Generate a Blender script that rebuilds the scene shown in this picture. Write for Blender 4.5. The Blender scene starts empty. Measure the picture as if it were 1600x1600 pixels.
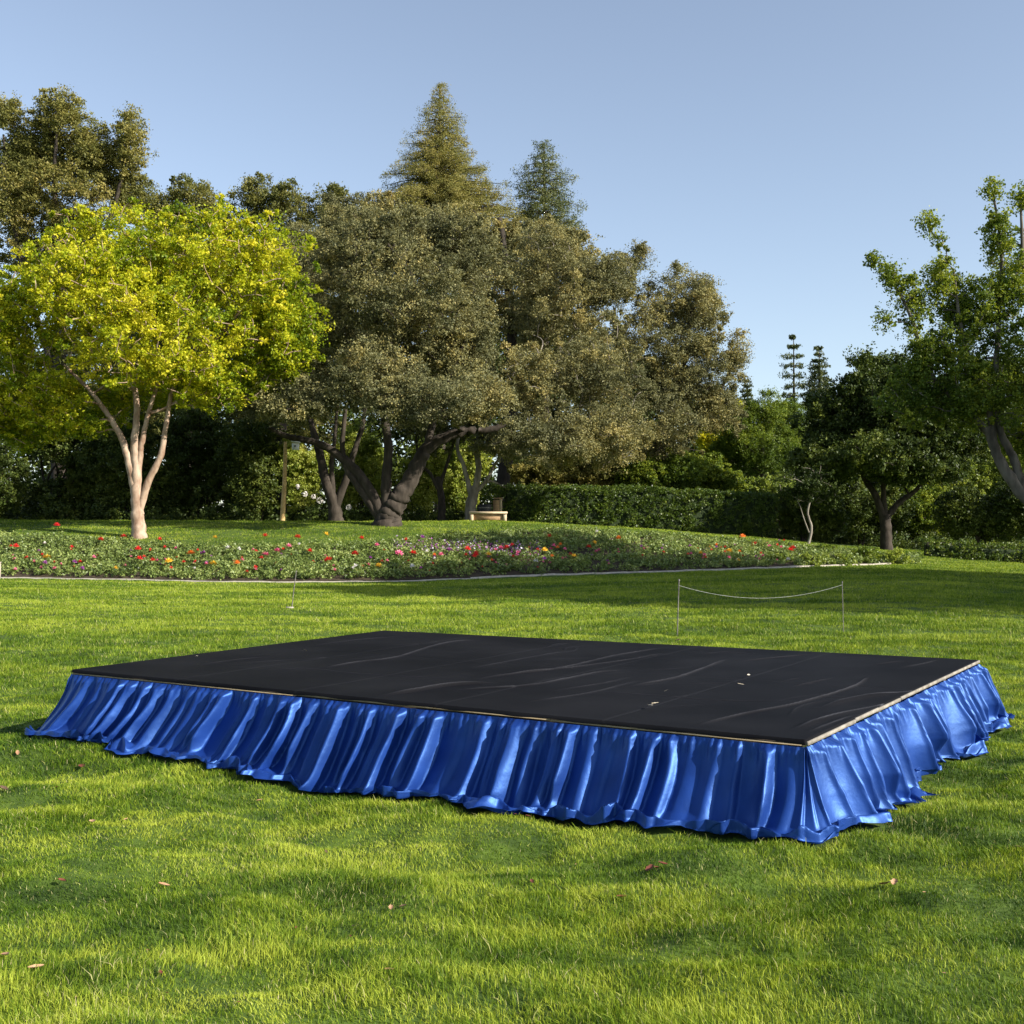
import bpy, math, random
import numpy as np
from mathutils import Vector

# ------------------------------------------------------------------ camera, sky, sun, exposure
sc = bpy.context.scene
COL = sc.collection
F_PX = 1764.0; EYE = 1.6
PITCH = math.atan(35 / F_PX)
cam_d = bpy.data.cameras.new('camera')
cam = bpy.data.objects.new('camera', cam_d); COL.objects.link(cam)
cam.location = (0, 0, EYE)
cam.rotation_euler = (math.pi / 2 + PITCH, 0, 0)
cam_d.sensor_width = 36; cam_d.lens = 36 * F_PX / 1600
cam_d.clip_start = 0.05; cam_d.clip_end = 6000
sc.camera = cam

SUN_EL = math.radians(29)
SUN_DIR = Vector((0.90, -0.44, 0)).normalized()          # horizontal direction to the sun
w = bpy.data.worlds.new('World'); sc.world = w; w.use_nodes = True
nt = w.node_tree; nt.nodes.clear()
sky = nt.nodes.new('ShaderNodeTexSky'); sky.sky_type = 'NISHITA'; sky.sun_disc = False
sky.sun_elevation = SUN_EL; sky.sun_rotation = math.atan2(SUN_DIR.x, SUN_DIR.y)
sky.air_density = 1.0; sky.dust_density = 0.7; sky.ozone_density = 2.2
bg = nt.nodes.new('ShaderNodeBackground'); bg.inputs[1].default_value = 0.118
wo = nt.nodes.new('ShaderNodeOutputWorld')
hs = nt.nodes.new('ShaderNodeHueSaturation'); hs.inputs['Saturation'].default_value = 0.76; hs.inputs['Value'].default_value = 0.89
nt.links.new(sky.outputs[0], hs.inputs['Color']); nt.links.new(hs.outputs[0], bg.inputs[0]); nt.links.new(bg.outputs[0], wo.inputs[0])

sd = bpy.data.lights.new('sun', 'SUN'); sd.energy = 5.0; sd.angle = math.radians(0.53); sd.color = (1.0, 0.93, 0.82)
so = bpy.data.objects.new('sun', sd); COL.objects.link(so)
sun_vec = Vector((SUN_DIR.x * math.cos(SUN_EL), SUN_DIR.y * math.cos(SUN_EL), math.sin(SUN_EL)))
so.rotation_euler = sun_vec.to_track_quat('Z', 'Y').to_euler(); so.location = (20, -10, 30)
sc.view_settings.view_transform = 'Standard'; sc.view_settings.look = 'None'
sc.view_settings.exposure = 0.95; sc.view_settings.gamma = 1.0
try: sc.view_settings.use_curve_mapping = False
except Exception: pass
sc.cycles.max_bounces = 6; sc.cycles.transparent_max_bounces = 4

# ------------------------------------------------------------------ numpy helpers
R = np.random.default_rng(11)

def hash2(ix, iy, seed):
    h = (ix.astype(np.int64) * 374761393 + iy.astype(np.int64) * 668265263 + seed * 1442695041) & 0xffffffff
    h = ((h ^ (h >> 13)) * 1274126177) & 0xffffffff
    return ((h ^ (h >> 16)) & 0xffff) / 65535.0

def vn(x, y, seed=0):
    """smooth value noise 0..1"""
    x = np.asarray(x, float); y = np.asarray(y, float)
    ix = np.floor(x); iy = np.floor(y); fx = x - ix; fy = y - iy
    fx = fx * fx * (3 - 2 * fx); fy = fy * fy * (3 - 2 * fy)
    a = hash2(ix, iy, seed); b = hash2(ix + 1, iy, seed); c = hash2(ix, iy + 1, seed); d = hash2(ix + 1, iy + 1, seed)
    return (a * (1 - fx) + b * fx) * (1 - fy) + (c * (1 - fx) + d * fx) * fy

def sst(a, b, x):
    t = np.clip((np.asarray(x, float) - a) / (b - a), 0, 1); return t * t * (3 - 2 * t)

cp, sp = math.cos(PITCH), math.sin(PITCH)
def ray(px, py):
    u = (px - 800) / F_PX; v = (800 - py) / F_PX
    return np.array([u, cp - v * sp, sp + v * cp])
def P(px, py, Y):                       # point at distance Y (metres ahead)
    d = ray(px, py); return np.array([0, 0, EYE]) + d * (Y / d[1])
def hitz(px, py, z):
    d = ray(px, py); k = (z - EYE) / d[2]; return np.array([d[0] * k, d[1] * k, z])

# ------------------------------------------------------------------ terrain
KP = [-800, 0, 200, 350, 500, 640, 900, 1100, 1200, 1300, 1400, 1600, 2400]
KPY = [905, 905, 908, 911, 911, 909, 900, 892, 889, 885, 882, 886, 890]
KD = [37, 37, 36.5, 36, 36, 36.5, 38, 40, 41, 42.5, 44, 46, 50]
CP = [-800, 0, 400, 790, 830, 1000, 1150, 1300, 1450, 1600, 2400]
CPY = [813, 813, 814, 815, 817, 826, 837, 851, 862, 872, 876]
def kerb_d(px): return np.interp(px, KP, KD)
def kerb_z(px): return EYE - (np.interp(px, KP, KPY) - 835) / F_PX * kerb_d(px)
def crest_z(px): return EYE - (np.interp(px, CP, CPY) - 835) / F_PX * (kerb_d(px) + 13)
def bump(x, y):
    fade = 1 - sst(14, 34, np.hypot(x, y))
    b = 0.085 * (vn(x / 1.1 + 7, y / .55, 3) - .5) + 0.075 * (vn(x / .42, y / .24 + 3, 4) - .5) + .032 * (vn(x / .15, y / .11, 5) - .5)
    sl = 0.05 * (vn(x / 5.0, y / 1.6, 6) - .5) * sst(9, 16, y)
    return b * (0.25 + .75 * fade) + sl
def gz(x, y):
    x = np.asarray(x, float); y = np.asarray(y, float)
    ys = np.maximum(y, 5.0)
    px = np.clip(x / ys * F_PX + 800, -800, 2400)
    kd = kerb_d(px); kz = kerb_z(px); cz = crest_z(px)
    z = kz * sst(15, 37, np.minimum(y, kd)) / np.maximum(sst(15, 37, kd), 1e-3)
    f = np.clip((y - kd) / 13, 0, 1)
    z = z + (cz - kz) * (1 - (1 - f) ** 1.7)
    return z + bump(x, y)
def ghit(px, py, lo=3.0, hi=120.0):
    """march the ray to the terrain"""
    ys = np.linspace(lo, hi, 6000); d = ray(px, py)
    xs = d[0] / d[1] * ys; zs = EYE + d[2] / d[1] * ys
    g = gz(xs, ys); i = np.argmax(g >= zs)
    if not (g >= zs).any(): i = len(ys) - 1
    return np.array([xs[i], ys[i], g[i]])
def on(px, Y):
    x = (px - 800) / F_PX * Y; return np.array([x, Y, float(gz(x, Y))])

# ------------------------------------------------------------------ mesh / object helpers
def mesh_np(name, V, Fs, mats, parent=None, tint=None, smooth=False, midx=None):
    """Fs: list of int arrays (n,k)."""
    if not isinstance(Fs, list): Fs = [Fs]
    me = bpy.data.meshes.new(name)
    V = np.asarray(V, np.float32)
    me.vertices.add(len(V)); me.vertices.foreach_set('co', V.ravel())
    lv = np.concatenate([f.ravel() for f in Fs]).astype(np.int32)
    tot = np.concatenate([np.full(len(f), f.shape[1]) for f in Fs]).astype(np.int32)
    st = np.concatenate([[0], np.cumsum(tot)[:-1]]).astype(np.int32)
    me.loops.add(len(lv)); me.loops.foreach_set('vertex_index', lv)
    me.polygons.add(len(tot)); me.polygons.foreach_set('loop_start', st)
    try: me.polygons.foreach_set('loop_total', tot)
    except Exception: pass
    if midx is not None: me.polygons.foreach_set('material_index', np.asarray(midx, np.int32))
    if tint is not None:
        a = me.attributes.new('tint', 'FLOAT', 'POINT'); a.data.foreach_set('value', np.asarray(tint, np.float32))
    if smooth: me.polygons.foreach_set('use_smooth', np.ones(len(tot), bool))
    me.update(calc_edges=True)
    for m in (mats if isinstance(mats, (list, tuple)) else [mats]): me.materials.append(m)
    o = bpy.data.objects.new(name, me); COL.objects.link(o)
    if parent is not None:
        o.parent = parent
        L = np.array(parent.location)
        me.vertices.foreach_set('co', (V - L.astype(np.float32)).ravel()); me.update()
    return o

def tag(o, label=None, cat=None, group=None, kind=None):
    if label: o['label'] = label
    if cat: o['category'] = cat
    if group: o['group'] = group
    if kind: o['kind'] = kind
    return o
def empty(name, loc, label, cat, group=None):
    o = bpy.data.objects.new(name, None); COL.objects.link(o); o.location = tuple(float(v) for v in loc)
    o.empty_display_size = .2
    return tag(o, label, cat, group)

class MB:
    """collects simple shapes in world coordinates"""
    def __init__(s): s.V = []; s.F4 = []; s.F3 = []; s.n = 0
    def add(s, V, F):
        F = np.asarray(F); (s.F4 if F.shape[1] == 4 else s.F3).append(F + s.n); s.V.append(np.asarray(V, float)); s.n += len(V)
    def box(s, c, size, rz=0.0, bev=0.0, tilt=None):
        x, y, z = [v / 2 for v in size]; b = bev
        if b <= 0:
            V = np.array([[i * x, j * y, k * z] for k in (-1, 1) for j in (-1, 1) for i in (-1, 1)])
            F = [[0, 2, 3, 1], [4, 5, 7, 6], [0, 1, 5, 4], [2, 6, 7, 3], [0, 4, 6, 2], [1, 3, 7, 5]]
        else:
            ring = lambda X, Y, Z: [[-X, -Y, Z], [X, -Y, Z], [X, Y, Z], [-X, Y, Z]]
            V = np.array(ring(x - b, y - b, -z) + ring(x, y, -z + b) + ring(x, y, z - b) + ring(x - b, y - b, z))
            F = [[0, 3, 2, 1], [12, 13, 14, 15]]
            for k in range(3):
                for i in range(4):
                    j = (i + 1) % 4; F.append([4 * k + i, 4 * k + j, 4 * k + 4 + j, 4 * k + 4 + i])
        if tilt is not None:
            V = V @ np.array(tilt).T
        cz, sz = math.cos(rz), math.sin(rz)
        V = np.stack([V[:, 0] * cz - V[:, 1] * sz, V[:, 0] * sz + V[:, 1] * cz, V[:, 2]], 1) + np.array(c)
        s.add(V, F)
    def tube(s, pts, rad, n=8, cap=True):
        pts = np.asarray(pts, float); rad = np.asarray(rad, float); m = len(pts)
        if len(rad) != m: rad = np.interp(np.linspace(0, 1, m), np.linspace(0, 1, len(rad)), rad)
        T = np.gradient(pts, axis=0); T /= np.linalg.norm(T, axis=1)[:, None] + 1e-9
        a = np.array([1.0, 0, 0]) if abs(T[0, 0]) < .8 else np.array([0, 1.0, 0])
        U = np.cross(T, a); U /= np.linalg.norm(U, axis=1)[:, None] + 1e-9; W = np.cross(T, U)
        th = np.arange(n) * 2 * np.pi / n
        V = pts[:, None] + rad[:, None, None] * (np.cos(th)[None, :, None] * U[:, None] + np.sin(th)[None, :, None] * W[:, None])
        V = V.reshape(-1, 3); i = np.arange(m - 1)[:, None] * n; j = np.arange(n)[None]; k = (j + 1) % n
        F = np.stack([i + j, i + k, i + n + k, i + n + j], -1).reshape(-1, 4)
        s.add(V, F)
        if cap:
            for e, q in ((0, 0), (m - 1, 1)):
                c = pts[e]; ring = V[e * n:(e + 1) * n]
                VV = np.vstack([ring, c[None]]); FF = [[a_, (a_ + 1) % n, n] if q else [(a_ + 1) % n, a_, n] for a_ in range(n)]
                s.add(VV, FF)
    def build(s, name, mat, parent=None, smooth=False, **k):
        Fs = []
        if s.F4: Fs.append(np.concatenate(s.F4))
        if s.F3: Fs.append(np.concatenate(s.F3))
        return mesh_np(name, np.concatenate(s.V), Fs, mat, parent, smooth=smooth, **k)

def catmull(pts, k=6):
    pts = np.asarray(pts, float)
    if len(pts) < 3: return np.array([pts[0] + (pts[-1] - pts[0]) * t for t in np.linspace(0, 1, k + 1)])
    p = np.vstack([2 * pts[0] - pts[1], pts, 2 * pts[-1] - pts[-2]]); out = []
    for i in range(1, len(p) - 2):
        for t in np.linspace(0, 1, k, endpoint=False):
            a, b, c, d = p[i - 1], p[i], p[i + 1], p[i + 2]
            out.append(.5 * (2 * b + (c - a) * t + (2 * a - 5 * b + 4 * c - d) * t * t + (3 * b - a - 3 * c + d) * t ** 3))
    out.append(p[-2]); return np.array(out)

# ------------------------------------------------------------------ materials
def newmat(name):
    m = bpy.data.materials.new(name); m.use_nodes = True
    n = m.node_tree; n.nodes.clear(); o = n.nodes.new('ShaderNodeOutputMaterial'); return m, n, o
def ramp(n, src, stops):
    r = n.nodes.new('ShaderNodeValToRGB'); e = r.color_ramp.elements
    e[0].position, e[0].color = stops[0][0], (*stops[0][1], 1); e[1].position, e[1].color = stops[-1][0], (*stops[-1][1], 1)
    for p_, c_ in stops[1:-1]:
        x = e.new(p_); x.color = (*c_, 1)
    n.links.new(src, r.inputs[0]); return r.outputs[0]
def leafmat(name, stops, trans=.35, rough=.5, spec=.25, tmul=(1.15, 1.1, .6)):
    m, n, o = newmat(name)
    at = n.nodes.new('ShaderNodeAttribute'); at.attribute_name = 'tint'
    c = ramp(n, at.outputs['Fac'], stops)
    b = n.nodes.new('ShaderNodeBsdfPrincipled'); n.links.new(c, b.inputs['Base Color'])
    b.inputs['Roughness'].default_value = rough; b.inputs['Specular IOR Level'].default_value = spec
    t = n.nodes.new('ShaderNodeBsdfTranslucent')
    mul = n.nodes.new('ShaderNodeMix'); mul.data_type = 'RGBA'; mul.blend_type = 'MULTIPLY'; mul.inputs[0].default_value = 1
    n.links.new(c, mul.inputs[6]); mul.inputs[7].default_value = (*tmul, 1); n.links.new(mul.outputs[2], t.inputs[0])
    mx = n.nodes.new('ShaderNodeMixShader'); mx.inputs[0].default_value = trans
    n.links.new(b.outputs[0], mx.inputs[1]); n.links.new(t.outputs[0], mx.inputs[2]); n.links.new(mx.outputs[0], o.inputs[0])
    return m
def noisemat(name, c1, c2, scale=8, rough=.8, bumpd=0.3, spec=.3, detail=6, stretch=None, extra=None):
    m, n, o = newmat(name)
    tc = n.nodes.new('ShaderNodeTexCoord'); mp = n.nodes.new('ShaderNodeMapping'); n.links.new(tc.outputs['Object'], mp.inputs[0])
    if stretch: mp.inputs['Scale'].default_value = stretch
    nz = n.nodes.new('ShaderNodeTexNoise'); nz.inputs['Scale'].default_value = scale; nz.inputs['Detail'].default_value = detail
    n.links.new(mp.outputs[0], nz.inputs[0])
    c = ramp(n, nz.outputs[0], [(.3, c1), (.7, c2)])
    b = n.nodes.new('ShaderNodeBsdfPrincipled'); n.links.new(c, b.inputs['Base Color'])
    b.inputs['Roughness'].default_value = rough; b.inputs['Specular IOR Level'].default_value = spec
    if bumpd:
        bp = n.nodes.new('ShaderNodeBump'); bp.inputs['Strength'].default_value = bumpd; bp.inputs['Distance'].default_value = .03
        n.links.new(nz.outputs[0], bp.inputs['Height']); n.links.new(bp.outputs[0], b.inputs['Normal'])
    n.links.new(b.outputs[0], o.inputs[0]); return m

M_grass = leafmat('grass_blade', [(0, (.018, .046, .006)), (.35, (.072, .138, .009)), (.68, (.180, .262, .018)), (.88, (.38, .44, .05)), (1, (.52, .45, .26))], .3, .5, .16)
M_ground = noisemat('turf_base', (.028, .055, .008), (.085, .135, .014), 6, .95, .5)
M_kerb = noisemat('pale_concrete', (.28, .25, .20), (.42, .38, .32), 9, .8, .2)
M_soil = noisemat('bed_soil', (.03, .022, .014), (.07, .05, .03), 5, .95, .5)
M_oakleaf = leafmat('oak_leaf', [(0, (.075, .083, .036)), (.40, (.170, .172, .078)), (.75, (.290, .265, .100)), (1, (.44, .36, .13))], .28, .55, .22, (1.1, 1.0, .7))
M_yellow = leafmat('yellow_leaf', [(0, (.09, .15, .012)), (.4, (.22, .295, .014)), (.75, (.48, .49, .018)), (1, (.66, .60, .04))], .40, .5, .2, (1.1, 1.1, .5))
M_olive = leafmat('olive_leaf', [(0, (.09, .105, .03)), (.5, (.20, .195, .05)), (1, (.36, .30, .09))], .3, .55, .2)
M_dark = leafmat('dark_leaf', [(0, (.026, .044, .010)), (.5, (.065, .095, .018)), (1, (.17, .20, .035))], .25, .5, .22)
M_mid = leafmat('mid_green_leaf', [(0, (.050, .090, .014)), (.5, (.14, .20, .025)), (1, (.36, .40, .045))], .38, .5, .22)
M_hedge = leafmat('hedge_leaf', [(0, (.035, .065, .012)), (.5, (.085, .135, .018)), (1, (.24, .27, .04))], .3, .4, .35)
M_conif = leafmat('conifer_needles', [(0, (.045, .065, .022)), (.5, (.12, .14, .042)), (1, (.28, .26, .08))], .2, .5, .3)
M_shrubl = leafmat('light_shrub_leaf', [(0, (.14, .20, .035)), (.5, (.32, .38, .06)), (1, (.58, .58, .16))], .4, .45, .35)
M_bark = noisemat('grey_bark', (.018, .014, .010), (.065, .052, .040), 5, .9, .8, stretch=(1, 1, .35))
M_barkl = noisemat('pale_bark', (.10, .085, .065), (.34, .30, .25), 4, .85, .6, stretch=(1, 1, .3))
M_barkw = noisemat('warm_smooth_bark', (.16, .085, .05), (.50, .38, .28), 4, .75, .6, stretch=(1, 1, .5))
M_darkwood = noisemat('deck_wood', (.03, .025, .02), (.08, .06, .045), 12, .8, .2)
M_trim = noisemat('tan_trim', (.26, .20, .12), (.42, .34, .22), 14, .7, .1)
M_board = noisemat('weathered_board', (.15, .13, .10), (.36, .33, .28), 9, .8, .3)
M_barkg = noisemat('mottled_grey_bark', (.045, .038, .03), (.20, .175, .145), 4, .85, .6, stretch=(1, 1, .3))
M_steel = noisemat('thin_steel', (.10, .09, .08), (.22, .2, .18), 20, .5, 0)
M_string = noisemat('pale_string', (.30, .30, .27), (.45, .45, .42), 20, .8, 0)

# ------------------------------------------------------------------ ground sheet
def build_ground():
    rs = [0.0]; r = 0.6
    while r < 3500:
        rs.append(r); r *= 1.012 if r < 70 else 1.06
    rs = np.array(rs[1:])
    azf = np.linspace(-38, 38, 520); azc = np.linspace(38, 322, 72)[1:-1]
    az = np.radians(np.concatenate([azf, azc])); n = len(az)
    X = rs[:, None] * np.sin(az)[None]; Y = rs[:, None] * np.cos(az)[None]
    Z = gz(X, Y)
    V = np.stack([X, Y, Z], -1).reshape(-1, 3)
    i = np.arange(len(rs) - 1)[:, None] * n; j = np.arange(n)[None]; k = (j + 1) % n
    F = np.stack([i + j, i + n + j, i + n + k, i + k], -1).reshape(-1, 4)
    c = len(V); V = np.vstack([V, [[0, 0, float(gz(0, 0))]]])
    F3 = np.array([[c, a, (a + 1) % n] for a in range(n)])[:, ::-1]
    o = mesh_np('lawn', V, [F, F3[:, ::-1]], M_ground, smooth=True)
    tag(o, 'wide mown green lawn rising to a low bank', None, kind='structure')
build_ground()

# flower bed soil + kerb strip
def strip(name, px0, px1, f0, f1, lift, mat, n=260, m=10):
    px = np.linspace(px0, px1, n)[:, None]; f = np.linspace(f0, f1, m)[None]
    D = kerb_d(px) + f; X = (px - 800) / F_PX * D; Z = gz(X, D) + lift
    V = np.stack([X, D + 0 * X, Z], -1).reshape(-1, 3)
    i = np.arange(n - 1)[:, None] * m; j = np.arange(m - 1)[None]
    F = np.stack([i + j, i + m + j, i + m + j + 1, i + j + 1], -1).reshape(-1, 4)
    return mesh_np(name, V, F, mat, smooth=True)
def bed_back(px):         # back edge of the bed in metres behind the kerb
    return np.interp(px, [-300, 120, 260, 420, 600, 900, 1250, 1400], [7, 5.6, 4.2, 3.8, 4.6, 8.5, 7.0, 2.5])
def bed():
    n, m = 260, 14; px = np.linspace(-400, 1400, n)[:, None]; f = .15 + np.linspace(0, 1, m)[None] * (bed_back(px) - .15)
    D = kerb_d(px) + f; X = (px - 800) / F_PX * D; Z = gz(X, D) + .03
    V = np.stack([X, D, Z], -1).reshape(-1, 3); i = np.arange(n - 1)[:, None] * m; j = np.arange(m - 1)[None]
    F = np.stack([i + j, i + m + j, i + m + j + 1, i + j + 1], -1).reshape(-1, 4)
    tag(mesh_np('flower_bed_soil', V, F, M_soil, smooth=True), 'dark soil of the long flower bed behind the kerb', kind='structure')
bed()
def kerb():
    mb = MB()
    for a, b, off in ((-420, 735, 0.0), (735, 1392, 0.12)):
        px = np.linspace(a, b, 120)
        prof = [(-.02, -.1), (0, .045), (.03, .06), (.09, .06), (.11, .04), (.11, -.1)]
        V = []
        for q in px:
            D = float(kerb_d(q)) + off
            for dy, dz in prof:
                x = (q - 800) / F_PX * D; V.append([x, D + dy, float(gz(x, D)) + dz])
        m = len(prof); n = len(px); i = np.arange(n - 1)[:, None] * m; j = np.arange(m - 1)[None]
        mb.add(V, np.stack([i + j, i + m + j, i + m + j + 1, i + j + 1], -1).reshape(-1, 4))
    tag(mb.build('kerb', M_kerb), 'low pale concrete kerb along the front of the flower bed', kind='structure')
kerb()

# ------------------------------------------------------------------ grass blades
HS = .54
cA, cB, cC, cD = [hitz(*q, HS) for q in ((113, 1046), (1258, 1156), (1528, 1031), (600, 985))]
QUAD = np.array([cA[:2], cB[:2], cC[:2], cD[:2]])
def inquad(x, y, grow):
    c = QUAD.mean(0); ins = np.ones(np.shape(x), bool)
    for i in range(4):
        a = QUAD[i]; b = QUAD[(i + 1) % 4]; e = (b - a) / np.linalg.norm(b - a); n = np.array([e[1], -e[0]])
        ins &= ((x - a[0]) * n[0] + (y - a[1]) * n[1]) < grow
    return ins
def grass():
    ys = np.linspace(2.4, 64, 3000); dens = 17500 * np.minimum(1, (5 / ys) ** 1.65) * (ys * 1.14 + 5.0)
    cdf = np.cumsum(dens) * (ys[1] - ys[0]); N = int(cdf[-1]); print('blades', N)
    y = np.interp(R.random(N) * cdf[-1], cdf, ys); x = R.uniform(-1, 1, N) * (.57 * y + 2.5); u = x / y
    px = u * F_PX + 800; kd = kerb_d(px)
    inbed = (y > kd - .12) & (y < kd + bed_back(px) + .1) & (px < 1405)
    far = (y > kd + 13) 
    keep = ((np.abs(x) < .53 * y + .5) | (R.random(N) < .5)) & ~under_skirt(x, y) & ~inbed & ~far
    x, y, u = x[keep], y[keep], u[keep]; N = len(x)
    z = gz(x, y)
    d = np.hypot(x, y)
    patch = .32 * vn(x / 2.2, y / .75, 21) + .36 * vn(x / .5, y / .24, 22) + .32 * vn(x / .16, y / .11, 23)
    streak = vn(x / 7.0, y / .9, 24)
    wgt = sst(10, 18, d)
    tint = .50 + .10 * wgt + (patch - .5) * (1.6 - .8 * wgt) + (streak - .5) * .42 * wgt + R.normal(0, .17, N)
    dry = R.random(N) < .03 + .05 * (vn(x / .7, y / .5, 29) > .8)
    tint = np.where(dry, R.uniform(.9, 1.0, N), np.clip(tint, 0, .88))
    tall = .45 + 1.1 * vn(x / .5, y / .4, 25)
    h = R.uniform(.020, .046, N) * tall * np.where(R.random(N) < .02, 1.5, 1); h = h * (.82 + .43 * wgt)
    wd = .0026 * np.maximum(1, d / 5.0) ** .85 * R.uniform(.7, 1.3, N)
    lean_a = 2 * np.pi * vn(x / .6, y / .6, 26) + R.normal(0, 1.5, N) 
    lean = h * np.clip(R.normal(.5, .4, N), .02, 1.5)
    L = np.stack([np.cos(lean_a) * lean, np.sin(lean_a) * lean], 1)
    fa = R.uniform(0, np.pi, N); fx = np.cos(fa) * wd / 2; fy = np.sin(fa) * wd / 2
    base = np.stack([x, y, z - .006], 1)
    side = np.stack([fx, fy, np.zeros(N)], 1)
    mid = base + np.stack([L[:, 0] * .3, L[:, 1] * .3, h * .62], 1)
    tip = base + np.stack([L[:, 0], L[:, 1], h], 1)
    near = d < 11
    A = near
    Vn = np.stack([base[A] - side[A], base[A] + side[A], mid[A] + side[A] * .85, mid[A] - side[A] * .85, tip[A] + side[A] * .12, tip[A] - side[A] * .12], 1)
    nN = len(Vn); i = np.arange(nN)[:, None] * 6
    Fn = np.concatenate([i + [0, 1, 2, 3], i + [3, 2, 4, 5]])
    Bm = ~near
    Vf = np.stack([base[Bm] - side[Bm], base[Bm] + side[Bm], tip[Bm] + side[Bm] * .25, tip[Bm] - side[Bm] * .25], 1)
    k = np.arange(len(Vf))[:, None] * 4 + nN * 6
    V = np.concatenate([Vn.reshape(-1, 3), Vf.reshape(-1, 3)]); Ff = k + [0, 1, 2, 3]
    T = np.concatenate([np.repeat(tint[A], 6), np.repeat(tint[Bm], 4)])
    o = mesh_np('grass', V, np.concatenate([Fn, Ff]), M_grass, tint=T)
    tag(o, 'short mown grass blades covering the whole lawn', 'grass', kind='stuff')

# ------------------------------------------------------------------ leaves and trees
def unit(n):
    v = R.normal(size=(n, 3)); return v / (np.linalg.norm(v, axis=1)[:, None] + 1e-9)
def leafgeo(C, size, up=.4, aspect=.6):
    n = len(C); nrm = unit(n); nrm[:, 2] += up; nrm /= np.linalg.norm(nrm, axis=1)[:, None]
    t = np.cross(nrm, unit(n)); t /= np.linalg.norm(t, axis=1)[:, None] + 1e-9; b = np.cross(nrm, t)
    s = size * R.uniform(.6, 1.35, n)[:, None]
    V = np.stack([C - t * s * .5, C + b * s * aspect * .5, C + t * s * .5, C - b * s * aspect * .5], 1).reshape(-1, 3)
    F = (np.arange(n)[:, None] * 4 + [0, 1, 2, 3]); return V, F
def clump_leaves(cent, rad, nl, size, flat=.8, ctint=None, spread=.5, up=.4, subs=9, aspect=.6):
    """cent (m,3) clump centres, rad (m,), leaves grouped in sprays inside each clump"""
    m = len(cent); ns = subs
    d = unit(m * ns); d[:, 2] *= flat
    sc_ = np.repeat(cent, ns, 0) + d * np.repeat(rad, ns)[:, None] * (R.random(m * ns) ** .45)[:, None]
    per = max(1, int(nl / ns)); k = m * ns
    q = R.normal(size=(k * per, 3)); q[:, 2] *= .75
    C = np.repeat(sc_, per, 0) + q * np.repeat(np.repeat(rad, ns), per)[:, None] * .20
    if ctint is None: ctint = np.clip(R.normal(.45, .13, m), 0, 1)
    t = np.repeat(np.repeat(ctint, ns) + R.normal(0, .06, k), per) + R.normal(0, .13, k * per)
    V, F = leafgeo(C, size, up, aspect)
    return V, F, np.repeat(np.clip(t, 0, 1), 4)

def grow(mb, base_nodes, cent, r0=.07, r1=.012, k=4, wob=.12):
    """join every clump to the nearest part of the tree already built"""
    nodes = [tuple(p) + (r,) for p, r in base_nodes]; N = np.array(nodes)
    order = np.argsort(np.linalg.norm(cent - N[:, :3].mean(0), axis=1))
    for i in order:
        c = cent[i]; dv = N[:, :3] - c; dd = np.linalg.norm(dv, axis=1) + 1.2 * np.maximum(0, dv[:, 2])
        j = int(np.argmin(dd)); a = N[j, :3]; L = np.linalg.norm(c - a)
        if L < .15: continue
        mid = a + (c - a) * .5 + R.normal(0, wob * L, 3) * [1, 1, .5] - [0, 0, -.06 * L]
        pts = catmull([a, mid, c], k); ra = min(max(N[j, 3] * .7, r1 * 1.5), r0)
        rr = np.linspace(ra, max(r1, ra * .45), len(pts)); mb.tube(pts, rr, 5, cap=False)
        N = np.vstack([N, np.column_stack([pts[2::2], rr[2::2]])])

def crown_centres(blobs, Y, rc, dens=1.0, shell=.45):
    out = []; rad = []
    for b in blobs:
        px, py, rx, ry = b[:4]; dY = b[4] if len(b) > 4 else 0
        y = Y + dY; c = P(px, py, y); ax = rx / F_PX * y; az = ry / F_PX * y; ay = (b[5] / F_PX * y) if len(b) > 5 else (ax * .6 + az * .4) * .85
        area = 4 * math.pi * ((ax * ay) ** 1.6 / 3 + (ax * az) ** 1.6 / 3 + (ay * az) ** 1.6 / 3) ** (1 / 1.6)
        n = max(3, int(dens * area / (rc * rc) * .75))
        d = unit(n); q = shell + (1 - shell) * R.random(n) ** .6
        q = q * (1 + .10 * (R.random(n) - .5))
        lump = 1 + .34 * (vn(d[:, 0] * 2.3 + px * .37, d[:, 2] * 2.3 + d[:, 1] * 1.9 + py * .21, 91) - .5)
        nx = max(2, n // 3); d = np.vstack([d, unit(nx)]); q = np.concatenate([q * lump, R.uniform(.98, 1.27, nx)]); n2 = n; n = n + nx
        pt = c + d * q[:, None] * [max(ax - rc * .7, .1), max(ay - rc * .7, .1), max(az - rc * .7, .1)]
        out.append(pt); rad.append(np.concatenate([rc * R.uniform(.6, 1.3, n2), rc * R.uniform(.28, .62, nx)]))
    return np.concatenate(out), np.concatenate(rad)

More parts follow.
